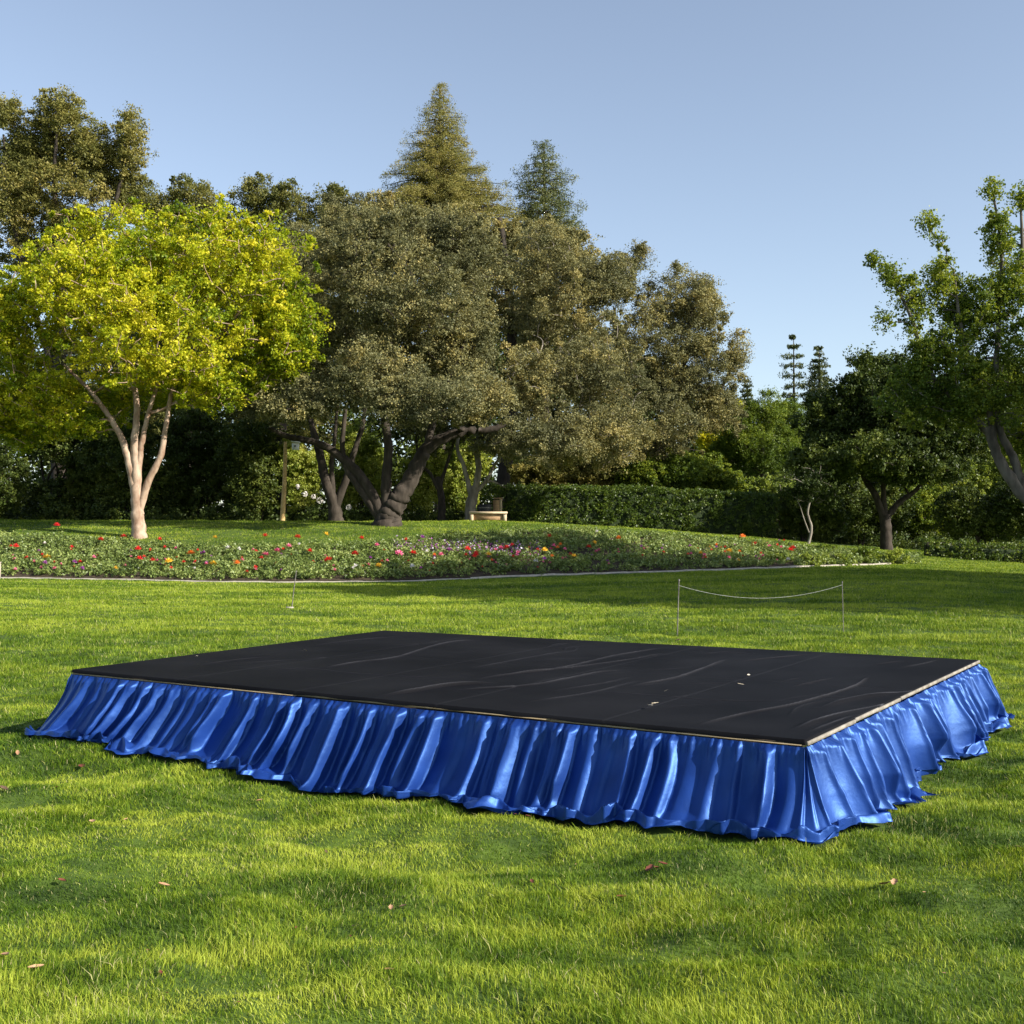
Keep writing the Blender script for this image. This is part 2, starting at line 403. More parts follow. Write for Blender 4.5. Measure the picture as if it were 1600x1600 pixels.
def tree(name, label, cat, base, paths, blobs, Y, leafm, barkm, rc=.6, nl=160, size=.12, dens=1.0, group=None, flat=.75,
         tint0=.45, tvar=.13, up=.4, hard_base=None, shell=.45, twig=.06, tint_fn=None, subs=9, aspect=.6, twig_part='twigs', trim=0.0):
    """paths: list of (points[(px,py,dY)], r_start, r_end); radii in metres; first is the trunk"""
    b = np.array(base, float)
    root = empty(name, b, label, cat, group)
    nodes = []
    for i, (pts, ra, rb) in enumerate(paths):
        W = [P(p[0], p[1], Y + (p[2] if len(p) > 2 else 0)) for p in pts]
        if i == 0: W[0] = b - [0, 0, .15]
        W = catmull(W, 7); m = len(W)
        rr = np.interp(np.linspace(0, 1, m), [0, 1], [ra, rb])
        if i == 0:
            hh = np.linspace(0, 1, m); rr = rr * (1 + .25 * np.exp(-hh * 14))
        rr = rr * (1 + .05 * np.sin(np.arange(m) * 1.7 + i))
        W = W + R.normal(0, .02, W.shape) * (ra * 2)
        mb = MB(); mb.tube(W, rr, 12); lo_ = mb.build('trunk' if i == 0 else 'limb', barkm, root, smooth=True)
        if i == 0: trunk_o = lo_
        else: lo_.parent = trunk_o
        nodes += [(p, r) for p, r in zip(W[m // 3 if i == 0 else 2:], rr[m // 3 if i == 0 else 2:])]
    cent, rad = crown_centres(blobs, Y, rc, dens, shell)
    g = gz(cent[:, 0], cent[:, 1]); ok = cent[:, 2] > g + .3; cent, rad = cent[ok], rad[ok]
    mb = MB()
    if twig and nodes: 
        grow(mb, nodes, cent, twig, .012); tw_ = mb.build(twig_part, barkm, root, smooth=True); tw_.parent = trunk_o; tw_['kind'] = 'stuff'
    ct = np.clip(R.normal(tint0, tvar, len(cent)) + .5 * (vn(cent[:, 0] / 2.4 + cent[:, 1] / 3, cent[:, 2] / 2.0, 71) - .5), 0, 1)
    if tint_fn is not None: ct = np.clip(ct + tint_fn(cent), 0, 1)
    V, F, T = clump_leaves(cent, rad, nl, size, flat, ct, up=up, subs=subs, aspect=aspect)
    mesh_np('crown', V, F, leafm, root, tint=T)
    print(name, len(cent), len(F))
    return root

# ------------------------------------------------------------------ trees of the garden
b = ghit(218, 840)
tree('flame_tree', 'yellow-green round tree with smooth pinkish trunk, standing alone on the bank', 'tree', b,
     [([(218, 840), (216, 812), (213, 775), (213, 730), (210, 690), (214, 630), (200, 560), (200, 480)], .27, .05),
      ([(217, 805), (210, 760), (200, 715), (190, 685), (170, 650), (140, 610), (100, 570)], .20, .05),
      ([(215, 790), (218, 720), (226, 670), (240, 620), (270, 540), (290, 470)], .13, .04),
      ([(217, 800), (232, 752), (252, 710), (260, 660), (275, 600), (330, 540), (380, 480)], .15, .04),
      ([(236, 645), (262, 636), (300, 610)], .07, .03)],
     [(60, 490, 105, 90, 0), (0, 500, 60, 70, -1), (190, 410, 130, 95, 0), (320, 410, 125, 95, 0), (425, 450, 82, 110, 0), (120, 440, 100, 75, -2), (230, 520, 150, 100, -2),
      (390, 540, 95, 90, 1), (-10, 570, 75, 115, 0), (250, 430, 120, 90, 3), (60, 620, 90, 60, 0), (330, 600, 90, 50, 0), (140, 630, 90, 55, 2), (110, 665, 75, 30, 0), (30, 680, 55, 35, 1), (-20, 640, 60, 60, 0), (460, 520, 50, 75, 0), (440, 560, 60, 60, 1), (250, 600, 80, 50, 3)],
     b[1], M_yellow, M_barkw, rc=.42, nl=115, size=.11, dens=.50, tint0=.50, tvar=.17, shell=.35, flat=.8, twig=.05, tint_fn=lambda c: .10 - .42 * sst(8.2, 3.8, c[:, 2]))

b = ghit(605, 821)
tree('oak_tree', 'largest grey-green oak with low spreading dark limbs forking near the ground', 'tree', b,
     [([(605, 821), (608, 806), (620, 786), (637, 757), (655, 722), (672, 695), (720, 676), (770, 670), (800, 655)], .52, .08),
      ([(602, 815), (583, 776), (558, 738), (530, 712), (495, 692), (450, 682), (420, 668)], .26, .09),
      ([(600, 818), (575, 782), (555, 752), (543, 735), (535, 700), (540, 640)], .20, .08),
      ([(606, 812), (603, 755), (607, 700), (600, 620), (625, 520), (645, 440), (605, 380)], .24, .06),
      ([(668, 700), (676, 660), (700, 600), (740, 500)], .18, .06)],
     [(650, 375, 105, 60, 2), (575, 400, 85, 80, 1), (725, 400, 75, 85, 2), (630, 470, 110, 85, -1), (520, 480, 55, 95, 1), (725, 530, 62, 80, 0),
      (570, 590, 105, 62, -3), (460, 630, 85, 45, -3), (660, 630, 100, 52, -4), (745, 620, 75, 55, -2), (640, 560, 130, 70, 1), (700, 365, 60, 45, 4)],
     b[1], M_oakleaf, M_bark, rc=.62, nl=300, size=.088, dens=.74, shell=.3, twig=.10)

b = on(525, 51)
tree('oak_tree', 'slimmer dark oak just left of the largest oak, trunk split into two', 'tree', b,
     [([(525, 810), (522, 788), (508, 748), (497, 700), (480, 640), (470, 560)], .33, .07),
      ([(522, 795), (518, 730), (522, 690), (530, 600)], .14, .06),
      ([(523, 797), (540, 750), (552, 710), (570, 640), (560, 540)], .20, .06)],
     [(480, 410, 80, 75, 2), (540, 350, 60, 50, 3), (440, 520, 60, 90, 2), (520, 560, 90, 80, 2), (420, 620, 60, 50, 1)],
     b[1], M_oakleaf, M_bark, rc=.62, nl=290, size=.088, dens=.95, shell=.45, twig=.08, tint0=.38)

b = on(735, 53)
tree('oak_tree', 'oak with pale sunlit trunk right beside the bench', 'tree', b,
     [([(733, 815), (736, 790), (742, 760)], .30, .22),
      ([(742, 770), (748, 730), (745, 690), (780, 620), (840, 560)], .17, .05),
      ([(742, 772), (762, 748), (772, 728), (800, 690), (850, 640)], .10, .04),
      ([(744, 765), (766, 752), (790, 762)], .07, .03),
      ([(738, 780), (725, 730), (715, 690), (740, 620)], .13, .05)],
     [(860, 405, 66, 68, 3), (835, 480, 45, 80, 3), (890, 500, 86, 85, 2), (940, 440, 62, 60, 2), (830, 600, 85, 70, -2), (930, 590, 90, 75, -1),
      (860, 690, 100, 55, -3), (780, 690, 55, 40, -1), (940, 680, 80, 60, -2)],
     b[1], M_oakleaf, M_barkl, rc=.62, nl=300, size=.088, dens=.74, shell=.3, twig=.08, tint0=.50)

b = on(690, 54)
tree('oak_tree', 'slender dark-stemmed young oak between the largest oak and the bench', 'tree', b,
     [([(692, 812), (690, 780), (684, 745)], .20, .14), ([(690, 775), (672, 740), (655, 722), (650, 680)], .10, .05),
      ([(687, 760), (700, 720), (712, 680)], .10, .05)],
     [(690, 650, 70, 60, 0), (720, 560, 60, 60, 1)], b[1], M_oakleaf, M_bark, rc=.6, nl=180, size=.12, dens=.8, tint0=.35)

b = on(1020, 60)
tree('oak_tree', 'bronze-green oak behind the hedge, rightmost of the big rounded oaks', 'tree', b,
     [([(1020, 815), (1018, 770), (1015, 730)], .45, .36), ([(1015, 745), (1040, 660), (1070, 560), (1080, 480)], .28, .07),
      ([(1015, 745), (990, 670), (970, 580), (960, 480)], .26, .07), ([(1017, 740), (1080, 680), (1120, 620), (1150, 560)], .2, .05)],
     [(1060, 470, 72, 62, 1), (1100, 500, 42, 75, 0), (970, 440, 40, 55, 2), (1010, 540, 90, 80, 0), (1080, 590, 75, 75, 0), (1150, 555, 24, 48, 0), (1120, 640, 52, 55, 0),
      (1010, 660, 105, 70, -1), (1000, 400, 20, 30, 2)],
     b[1], M_oakleaf, M_bark, rc=.66, nl=290, size=.095, dens=.74, shell=.3, twig=.08, tint0=.48)

# taller broadleaf trees behind
b = on(95, 66)
tree('broadleaf_tree', 'tall loose olive tree rising above the yellow tree at the far left', 'tree', b,
     [([(95, 800), (92, 640), (95, 500), (90, 380)], .5, .25), ([(92, 600), (40, 440), (15, 300), (5, 210)], .22, .06),
      ([(93, 520), (150, 400), (185, 300), (200, 210)], .22, .06), ([(90, 400), (85, 280), (90, 180)], .2, .05)],
     [(95, 180, 48, 48, 0), (145, 230, 38, 48, 0), (205, 225, 32, 62, 0), (10, 180, 30, 38, 0), (50, 250, 60, 50, 1), (110, 310, 80, 60, 0), (205, 310, 38, 50, 1), (20, 330, 55, 70, 0),
      (100, 400, 110, 70, 2), (60, 215, 60, 50, 1), (175, 270, 45, 60, 1), (120, 250, 60, 50, 2), (15, 270, 50, 70, 1)],
     b[1], M_olive, M_bark, rc=.68, nl=190, size=.12, dens=.8, shell=.3, twig=.08, tint0=.45)
b = on(300, 64)
tree('broadleaf_tree', 'olive-green tree showing just above the top of the yellow tree', 'tree', b,
     [([(300, 800), (298, 600), (300, 450), (300, 350)], .4, .2), ([(300, 480), (250, 380), (240, 320)], .14, .05), ([(300, 440), (340, 350), (345, 310)], .14, .05)],
     [(300, 322, 52, 55, 0), (250, 330, 42, 48, 0), (350, 360, 40, 50, 0), (300, 420, 110, 70, 0), (250, 600, 140, 120, 3)],
     b[1], M_olive, M_bark, rc=.66, nl=180, size=.12, dens=.8, shell=.3, tint0=.3)
b = on(440, 62)
tree('broadleaf_tree', 'grey-olive rounded tree between the yellow tree and the tall conifer', 'tree', b,
     [([(440, 800), (438, 600), (440, 430)], .4, .2), ([(440, 480), (400, 380), (400, 310)], .14, .05), ([(440, 440), (500, 360), (520, 320)], .14, .05)],
     [(405, 315, 50, 48, 0), (450, 340, 50, 60, 0), (520, 330, 46, 46, 0), (490, 420, 80, 80, 0), (410, 430, 70, 80, 0), (440, 590, 110, 130, 3)],
     b[1], M_olive, M_bark, rc=.66, nl=190, size=.115, dens=.8, shell=.35, tint0=.33)
b = on(780, 66)
tree('broadleaf_tree', 'bronze-tinged tree between the two conifers', 'tree', b,
     [([(800, 800), (800, 600), (795, 450), (780, 340)], .45, .16), ([(798, 500), (850, 420), (880, 370)], .16, .05)],
     [(745, 375, 36, 50, 0), (800, 385, 32, 50, 4), (850, 380, 50, 48, 0), (905, 400, 38, 48, 0), (820, 470, 110, 80, 0), (590, 320, 36, 30, 2)],
     b[1], M_oakleaf, M_bark, rc=.7, nl=160, size=.14, dens=.85, shell=.4, tint0=.62)

# ------------------------------------------------------------------ conifers
def conifer(label, px, Y, top, prof, leafm=None, rc=.7, nl=110, size=.16, gap=1.0, rag=.0, trunk_r=.4, droop=.1, tint0=.45, name='conifer', group=None, tier=False, tintv=.12):
    """prof: list of (py, half width px)"""
    leafm = leafm or M_conif
    b = on(px, Y); root = empty(name, b, label, 'tree', group)
    tp = P(px, top, Y); H = tp[2] - b[2]
    mb = MB(); pts = catmull([b - [0, 0, .2], b + [.1, 0, H * .5], tp - [0, 0, .1]], 10); mb.tube(pts, np.linspace(trunk_r, .04, len(pts)), 10)
    mb.build('trunk', M_bark, root, smooth=True)
    pys = [p[0] for p in prof]; hw = [p[1] for p in prof]
    cent = []; rad = []; lb = MB()
    z = tp[2] - .1
    zmin = P(px, pys[-1], Y)[2]
    while z > max(zmin, b[2] + 1.0):
        py = 800 - F_PX * ((z - EYE) / Y - math.tan(PITCH)) 
        r = float(np.interp(py, pys, hw)) / F_PX * Y
        nb = max(3, int(2 * math.pi * r / (rc * 1.25 * gap)) ) if not tier else 7
        a0 = R.random() * 6.28
        for k in range(nb):
            a = a0 + 6.283 * k / nb + R.normal(0, .15); rr = r * R.uniform(.72 - rag, 1.08 + rag * .4)
            tip = np.array([b[0] + rr * math.cos(a), b[1] + rr * math.sin(a), z - droop * rr + (.12 * rr if tier else 0)])
            st = np.array([b[0], b[1], z + .15 * rr])
            if rr > rc * .8: lb.tube(catmull([st, (st + tip) / 2 + [0, 0, .06 * rr], tip], 3), np.linspace(.03 + rr * .012, .012, 7)[:7], 5, cap=False)
            nseg = max(1, int(rr / (rc * 1.1)))
            for q in range(nseg):
                f = 1 - q / max(nseg, 1) * .75
                if q > 2: break
                c = st + (tip - st) * f * (1 - .3 * rc / max(rr, rc))
                cent.append(c); rad.append(rc * R.uniform(.6, 1.1) * (1 if rr > rc else .7))
        z -= rc * .85 * gap * (1.9 if tier else 1)
    cent = np.array(cent); rad = np.array(rad)
    if lb.V: tag(lb.build('branches', M_bark, root), kind='stuff')
    V, F, T = clump_leaves(cent, rad, nl, size, .55, np.clip(R.normal(tint0, tintv, len(cent)), 0, 1), up=.2, subs=7, aspect=.4)
    mesh_np('crown', V, F, leafm, root, tint=T); print('conifer', len(cent), len(F))
conifer('tallest tree, a broad open conifer coming to a point behind the oaks', 687, 74, 133, [(130, 8), (160, 20), (210, 40), (260, 60), (300, 84), (360, 118), (450, 130)], rc=.70, nl=170, size=.10, tint0=.60, gap=.82, rag=.35, droop=-.12, leafm=M_olive)
conifer('dark green pointed conifer, shorter, to the right of the tallest conifer', 850, 76, 226, [(226, 8), (250, 28), (290, 44), (330, 56), (400, 66)], rc=.85, nl=220, size=.12, tint0=.4, rag=.25, gap=.95, droop=-.1)
conifer('slim far-off conifer with bare gaps between its tiers, left of a dense one', 1240, 135, 526, [(526, 3), (560, 16), (600, 22), (660, 24)], rc=.75, nl=80, size=.26, tier=True, tint0=.2, droop=-.05)
conifer('dense dark cone-shaped conifer far off above the dark right-hand trees', 1280, 135, 543, [(543, 3), (570, 12), (610, 20), (680, 24)], rc=.85, nl=120, size=.28, tint0=.2)
conifer('tiny far-off conifer tip at the right edge of the big oaks', 1168, 140, 594, [(594, 3), (610, 9), (650, 12)], rc=.7, nl=90, size=.28, tint0=.3)

# ------------------------------------------------------------------ right-hand trees
b = on(1190, 68)
tree('pine_tree', 'soft mid-green pine between the hedge and the far conifers', 'tree', b,
     [([(1195, 830), (1192, 760), (1190, 680)], .25, .12)],
     [(1195, 640, 36, 36, 0), (1235, 665, 26, 50, 1), (1150, 670, 40, 45, 0), (1190, 700, 62, 45, 0), (1140, 710, 45, 40, 1)],
     b[1], M_mid, M_bark, rc=.62, nl=220, size=.13, dens=1.0, shell=.4, tint0=.32, tvar=.1, aspect=.35)
b = on(1142, 72)
tree('golden_tree', 'small golden-leaved tree top at the right foot of the oaks', 'tree', b,
     [([(1142, 830), (1142, 740), (1142, 660)], .2, .08)], [(1142, 650, 32, 28, 0), (1120, 690, 35, 35, 0)],
     b[1], M_yellow, M_bark, rc=.5, nl=200, size=.13, dens=1.0, tint0=.85, tvar=.08)

b = ghit(1385, 859)
tree('evergreen_tree', 'dark round evergreen with forked grey trunk on the right of the bed', 'tree', b,
     [([(1385, 859), (1384, 830), (1382, 805)], .30, .26), ([(1382, 812), (1368, 775), (1350, 745), (1335, 700), (1320, 640)], .20, .06),
      ([(1384, 810), (1405, 785), (1432, 765), (1455, 735), (1480, 690)], .17, .05), ([(1383, 806), (1380, 750), (1390, 680), (1400, 600)], .15, .05)],
     [(1310, 660, 68, 70, 1), (1400, 640, 90, 80, 0), (1290, 720, 62, 48, 0), (1385, 590, 52, 45, 1), (1475, 690, 80, 62, 0), (1345, 600, 26, 30, 0), (1430, 735, 85, 32, -1), (1370, 710, 80, 45, -2), (1345, 560, 12, 22, 0)],
     b[1], M_dark, M_bark, rc=.60, nl=190, size=.14, dens=.95, shell=.45, twig=.07)

b = on(1725, 35)
tree('leaning_tree', 'tree leaning in from the right frame edge with pale curved limbs and airy top', 'tree', b,
     [([(1725, 900), (1680, 850), (1625, 800), (1588, 760), (1560, 715), (1543, 668)], .27, .13),
      ([(1555, 705), (1545, 640), (1520, 580), (1500, 500), (1490, 420)], .12, .03),
      ([(1600, 775), (1585, 720), (1562, 670), (1556, 600), (1560, 500), (1565, 400), (1552, 300)], .15, .03),
      ([(1548, 680), (1510, 640), (1450, 580), (1425, 500), (1385, 420)], .12, .03),
      ([(1640, 815), (1640, 700), (1620, 560), (1600, 420), (1594, 300)], .15, .03)],
     [(1480, 560, 72, 70, 0), (1425, 470, 34, 52, 0), (1390, 430, 26, 34, 0), (1365, 405, 18, 16, 0), (1470, 430, 28, 60, 0), (1450, 350, 16, 26, 0), (1495, 480, 45, 60, 1), (1560, 360, 28, 50, 0), (1550, 295, 14, 26, 0),
      (1594, 300, 14, 36, 0), (1575, 450, 60, 75, 0), (1640, 400, 60, 100, 1), (1540, 620, 95, 62, 0), (1625, 570, 90, 95, 0), (1700, 620, 120, 120, 1), (1440, 560, 45, 50, 0), (1420, 620, 60, 50, 0), (1500, 630, 60, 50, 0), (1530, 500, 50, 70, 0), (1610, 690, 70, 55, 2), (1385, 500, 12, 20, 0)],
     b[1], M_mid, M_barkg, rc=.36, nl=105, size=.085, dens=.64, shell=.1, twig=.05, tint0=.55, tvar=.16, flat=1.1)

for (X, Y, s, lab) in ((25.5, 18.0, 1.7, 'spreading shade tree outside the right frame edge, nearer one'), (33.0, 19.5, 2.0, 'spreading shade tree outside the right frame edge, farther one'), (44.0, 15.5, 2.5, 'tallest spreading shade tree outside the right frame edge'), (25.0, 24.0, 1.15, 'spreading shade tree outside the right frame edge, middle one')):
    b = np.array([X, Y, float(gz(X, Y))]); px = X / Y * F_PX + 800
    k = F_PX / Y
    def q(dx, h, dy=0): return (px + dx * k, 835 - (h - EYE) * k, dy)
    tree('shade_tree', lab, 'tree', b, [([q(0, 0), q(.1, 1.6), q(0, 3 * s)], .35, .28), ([q(0, 2.6), q(-1.6, 4.5 * s), q(-2.6, 7 * s)], .2, .05), ([q(0, 2.6), q(1.4, 5 * s), q(1.5, 8 * s)], .2, .05)],
         [q(0, 7.5 * s)[:2] + (3.2 * s * k, 2.6 * s * k, 0), q(-2.2 * s, 5.6 * s)[:2] + (2.4 * s * k, 1.8 * s * k, 0), q(2.2, 5.8 * s)[:2] + (2.4 * s * k, 2 * s * k, 1), q(.3, 9.5 * s)[:2] + (2.2 * s * k, 1.8 * s * k, 0)],
         b[1], M_mid, M_bark, rc=.8, nl=150, size=.2, dens=1.15)

# ------------------------------------------------------------------ shrubs
def shrub(name, label, px, Y, blobs, leafm, rc=.4, nl=150, size=.12, dens=1.0, tint0=.45, cat='shrub', stems=3, group=None, barkm=None, tvar=.14, aspect=.6, up=.4):
    b = on(px, Y); base_py = 835 - (b[2] - EYE) * F_PX / Y
    paths = []
    for i in range(stems):
        bl = blobs[i % len(blobs)]; o = (i - (stems - 1) / 2) * 6
        paths.append(([(px + o * .4, base_py), (px + o, (base_py + bl[1]) / 2), (bl[0] + o * .5, bl[1])], .09, .03))
    return tree(name, label, cat, b, paths, blobs, Y, leafm, barkm or M_bark, rc=rc, nl=nl, size=size, dens=dens, tint0=tint0, tvar=tvar, twig=.025, group=group, shell=.4, aspect=aspect, up=up)
D_ = M_dark
shrub('dark_shrub', 'dark leafy shrub at the left frame edge behind the bank', -10, 54, [(-10, 740, 55, 70), (-60, 700, 70, 90)], D_, dens=.8, rc=.5)
shrub('dark_shrub', 'tall dark many-stemmed shrub in the gap left of the yellow tree trunk', 85, 57, [(70, 670, 60, 50), (120, 690, 60, 60), (150, 740, 45, 60), (95, 775, 70, 35)], D_, stems=7, rc=.5, dens=.85)
shrub('dark_shrub', 'dark shrub directly behind the trunk of the yellow tree', 200, 56, [(190, 720, 60, 80), (240, 760, 60, 48)], D_, rc=.5, stems=4)
shrub('dark_shrub', 'dark dense shrub right of the yellow tree trunk with thin stems', 320, 57, [(300, 690, 60, 70), (350, 740, 60, 65), (280, 775, 45, 35)], D_, stems=6, rc=.5)
shrub('dark_shrub', 'dark shrub behind the leaning tan pole', 405, 55, [(405, 750, 50, 60), (390, 690, 55, 50)], D_, stems=3, rc=.5, tint0=.55)
shrub('flowering_shrub', 'light green shrub with whitish flower heads left of the slim dark oak', 480, 55, [(470, 765, 32, 42), (490, 730, 30, 36), (455, 720, 25, 40)], M_shrubl, rc=.36, size=.10, tint0=.4)
shrub('light_shrub', 'sunlit yellow-green shrub framed between the two dark oak trunks', 560, 57, [(545, 770, 30, 38), (575, 740, 38, 50), (560, 700, 40, 40)], M_shrubl, rc=.4, size=.11, tint0=.42)
shrub('light_shrub', 'sunlit yellow-green shrub right of the largest oak trunk', 655, 57, [(650, 770, 36, 40), (665, 730, 40, 50)], M_shrubl, rc=.4, size=.11, tint0=.38)
shrub('light_shrub', 'yellow-green shrub behind the pale oak trunk', 715, 59, [(712, 765, 40, 45), (730, 720, 40, 50)], M_shrubl, rc=.42, size=.12, tint0=.3)
shrub('broad_shrub', 'light green shrub above the left half of the hedge', 890, 60, [(860, 745, 75, 36), (930, 740, 60, 36)], M_olive, rc=.45, tint0=.5)
shrub('broad_shrub', 'bright green shrub rising above the middle of the hedge', 1030, 59, [(1010, 740, 50, 34), (1060, 735, 50, 36)], M_mid, rc=.42, tint0=.5)
shrub('broad_shrub', 'bright green shrub rising above the right end of the hedge', 1115, 61, [(1105, 740, 42, 36), (1140, 755, 30, 28)], M_mid, rc=.42, tint0=.62)
shrub('broad_shrub', 'light green arching shrub just right of the hedge end', 1215, 62, [(1215, 768, 45, 34), (1195, 790, 30, 24)], M_shrubl, rc=.42, tint0=.25)
shrub('dark_shrub', 'dark shrub in the shade behind the thin white stem', 1255, 57, [(1250, 800, 42, 46), (1290, 810, 42, 44)], D_, rc=.45)
shrub('dark_shrub', 'dark shrub just behind the forked trunk of the evergreen', 1345, 60, [(1340, 800, 45, 50), (1385, 795, 40, 45)], D_, rc=.5)
shrub('broad_shrub', 'mid green shrub in the opening right of the evergreen trunk', 1430, 64, [(1425, 800, 40, 42), (1460, 790, 35, 45)], M_mid, rc=.45, tint0=.4)
shrub('dark_shrub', 'reddish-stemmed dark shrub below the leaning tree', 1530, 58, [(1500, 800, 42, 50), (1550, 810, 45, 44)], D_, rc=.5, tint0=.6)
shrub('dark_shrub', 'dark shrub at the right frame edge behind the low hedge', 1620, 57, [(1610, 790, 60, 60), (1690, 780, 70, 70)], D_, rc=.5, tint0=.5)
shrub('broad_shrub', 'pale green sunlit shrub under the leaning tree limbs', 1500, 68, [(1490, 750, 60, 45), (1580, 740, 60, 50)], M_shrubl, rc=.5, tint0=.2)

# thin young tree with a pale stem
b = ghit(1262, 850)
tree('young_tree', 'thin young tree with crooked white stem near the end of the bed', 'tree', b,
     [([(1262, 850), (1268, 825), (1262, 800), (1270, 770)], .07, .04), ([(1264, 832), (1256, 810), (1250, 790)], .035, .015)],
     [(1262, 752, 50, 34, 0), (1290, 780, 30, 22, 1), (1235, 775, 28, 20, 1)], b[1], M_dark, M_barkl, rc=.35, nl=90, size=.1, dens=.4, shell=.1, tint0=.3)

# low bright bushes at the kerb end and low hedge on the right
def lowbush(label, px, d, w_, h_, leafm, tint0, size=.08, name='low_bush'):
    Y = float(kerb_d(px)) + d; g = on(px, Y); k = F_PX / Y
    root = empty(name, g, label, 'bush', None)
    n = max(8, int(w_ * h_ * 34)); ax = w_ / 2
    dd = unit(n); dd[:, 2] = np.abs(dd[:, 2])
    c = g + dd * [ax * .85, min(ax, .8) * .85, h_ * .75] * (R.random(n) ** .3)[:, None]
    V, F, T = clump_leaves(c, np.full(n, .17), 70, size, .8, np.clip(R.normal(tint0, .12, n), 0, 1), subs=5)
    mesh_np('leaves', V, F, leafm, root, tint=T)
    mb = MB()
    for i in range(5):
        a = R.random() * 6.28; mb.tube(catmull([g, g + [.1 * math.cos(a), .1 * math.sin(a), h_ * .4], g + [ax * .5 * math.cos(a), .3 * math.sin(a), h_ * .7]], 3), [.02, .008], 5)
    mb.build('stems', M_bark, root)
lowbush('rounded bright lime-green bush at the tip of the flower bed', 1398, .3, 1.3, .75, M_shrubl, .45)
lowbush('low green bush behind the rounded lime-green one', 1350, 1.3, 1.7, .75, M_mid, .4)
lowbush('low yellow-green bush left of the rounded lime-green one', 1310, .7, 1.6, .62, M_shrubl, .25)
lowbush('low green bush by the foot of the thin white stem', 1290, 4.2, 2.2, .55, M_mid, .35)
lowbush('low bush spilling over the kerb near the end of the bed', 1265, .6, 1.3, .55, M_shrubl, .3)
lowbush('low leafy bush beside the red flowers at the right end of the bed', 1215, 1.6, 1.3, .45, M_mid, .45)

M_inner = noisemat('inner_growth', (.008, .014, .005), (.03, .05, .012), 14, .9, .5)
def hedge(label, p0, p1, depth, top, leafm, base_w=1.6, tint0=.45, name='hedge', rows=1.0, size=.09, undercut=None):
    """p0,p1: (px,Y); top heights (z above ground) at both ends"""
    a = on(*p0); c = on(*p1); L = np.linalg.norm((c - a)[:2]); e = (c - a) / L; nrm = np.array([e[1], -e[0], 0])
    if nrm[1] > 0: nrm = -nrm
    mid = (a + c) / 2; mid[2] = float(gz(mid[0], mid[1])); root = empty(name, mid, label, 'hedge')
    N = int(L * (np.mean(top) + base_w) * 2 * 11 * rows)
    s = R.random(N); face = R.random(N); tz = R.random(N)
    htop = np.interp(s, [0, 1], top) * (1 + .07 * (vn(s * L / .9, 0 * s, 77) - .5))
    px_ = a[0] + (c[0] - a[0]) * s; py_ = a[1] + (c[1] - a[1]) * s
    off = np.where(face < .40, base_w / 2 * np.ones(N), np.where(face < .75, R.uniform(-base_w / 2, base_w / 2, N), -base_w / 2))
    hz = np.where((face >= .40) & (face < .75), htop, htop * tz)
    X = px_ + nrm[0] * (off - .12) + R.normal(0, .04, N); Y = py_ + nrm[1] * (off - .12) + R.normal(0, .05, N)
    Z = gz(X, Y) + hz + R.normal(0, .04, N) - .1
    ok = Z > gz(X, Y) - .05
    if undercut is not None: ok &= ~((s * L < undercut[0]) & (hz < undercut[1]))
    C = np.stack([X, Y, Z], 1)[ok]
    V, F, T = clump_leaves(C, np.full(len(C), .20), 34, size, .9, np.clip(R.normal(tint0, .11, len(C)), 0, 1), subs=4)
    mesh_np('leaves', V, F, leafm, root, tint=T); print('hedge', len(F))
    # inner twiggy mass and stems
    mb = MB(); m = int(L / .35)
    for i in range(m):
        t = (i + .5) / m
        if undercut is not None and t * L < undercut[0] * .9: continue
        g = on(0, 1) * 0 + a + (c - a) * t; g[2] = float(gz(g[0], g[1])); hh = np.interp(t, [0, 1], top)
        for q in range(3):
            r_ = R.normal(0, .12, 3); mb.tube(catmull([g + r_ * [1, 1, 0], g + r_ * 1.5 + [0, 0, hh * .5], g + R.normal(0, .3, 3) * [1, 1, 0] + [0, 0, hh * .9]], 3), [.03, .012], 5)
    mb.build('stems', M_bark, root)
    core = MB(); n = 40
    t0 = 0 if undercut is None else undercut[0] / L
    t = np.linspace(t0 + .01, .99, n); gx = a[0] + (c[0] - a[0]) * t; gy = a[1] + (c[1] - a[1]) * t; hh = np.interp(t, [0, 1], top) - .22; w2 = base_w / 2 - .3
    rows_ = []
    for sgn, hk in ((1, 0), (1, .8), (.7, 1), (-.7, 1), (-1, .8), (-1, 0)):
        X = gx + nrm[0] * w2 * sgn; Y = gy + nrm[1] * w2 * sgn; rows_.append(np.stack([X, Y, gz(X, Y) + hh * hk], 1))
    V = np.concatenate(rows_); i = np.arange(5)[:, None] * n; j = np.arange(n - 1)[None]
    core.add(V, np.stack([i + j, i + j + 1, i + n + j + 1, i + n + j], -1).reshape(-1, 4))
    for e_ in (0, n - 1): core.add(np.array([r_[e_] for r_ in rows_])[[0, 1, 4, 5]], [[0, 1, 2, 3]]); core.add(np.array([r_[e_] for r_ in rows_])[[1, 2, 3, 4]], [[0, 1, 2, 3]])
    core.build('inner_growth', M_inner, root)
    return root
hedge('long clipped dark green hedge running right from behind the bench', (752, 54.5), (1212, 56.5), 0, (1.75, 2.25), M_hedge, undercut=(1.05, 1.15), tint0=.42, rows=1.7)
hedge('low clipped green hedge along the lawn at the right frame edge', (1445, float(kerb_d(1445)) + 6), (1680, float(kerb_d(1680)) + 3.5), 0, (.75, .85), M_hedge, base_w=1.4, tint0=.5, name='low_hedge')

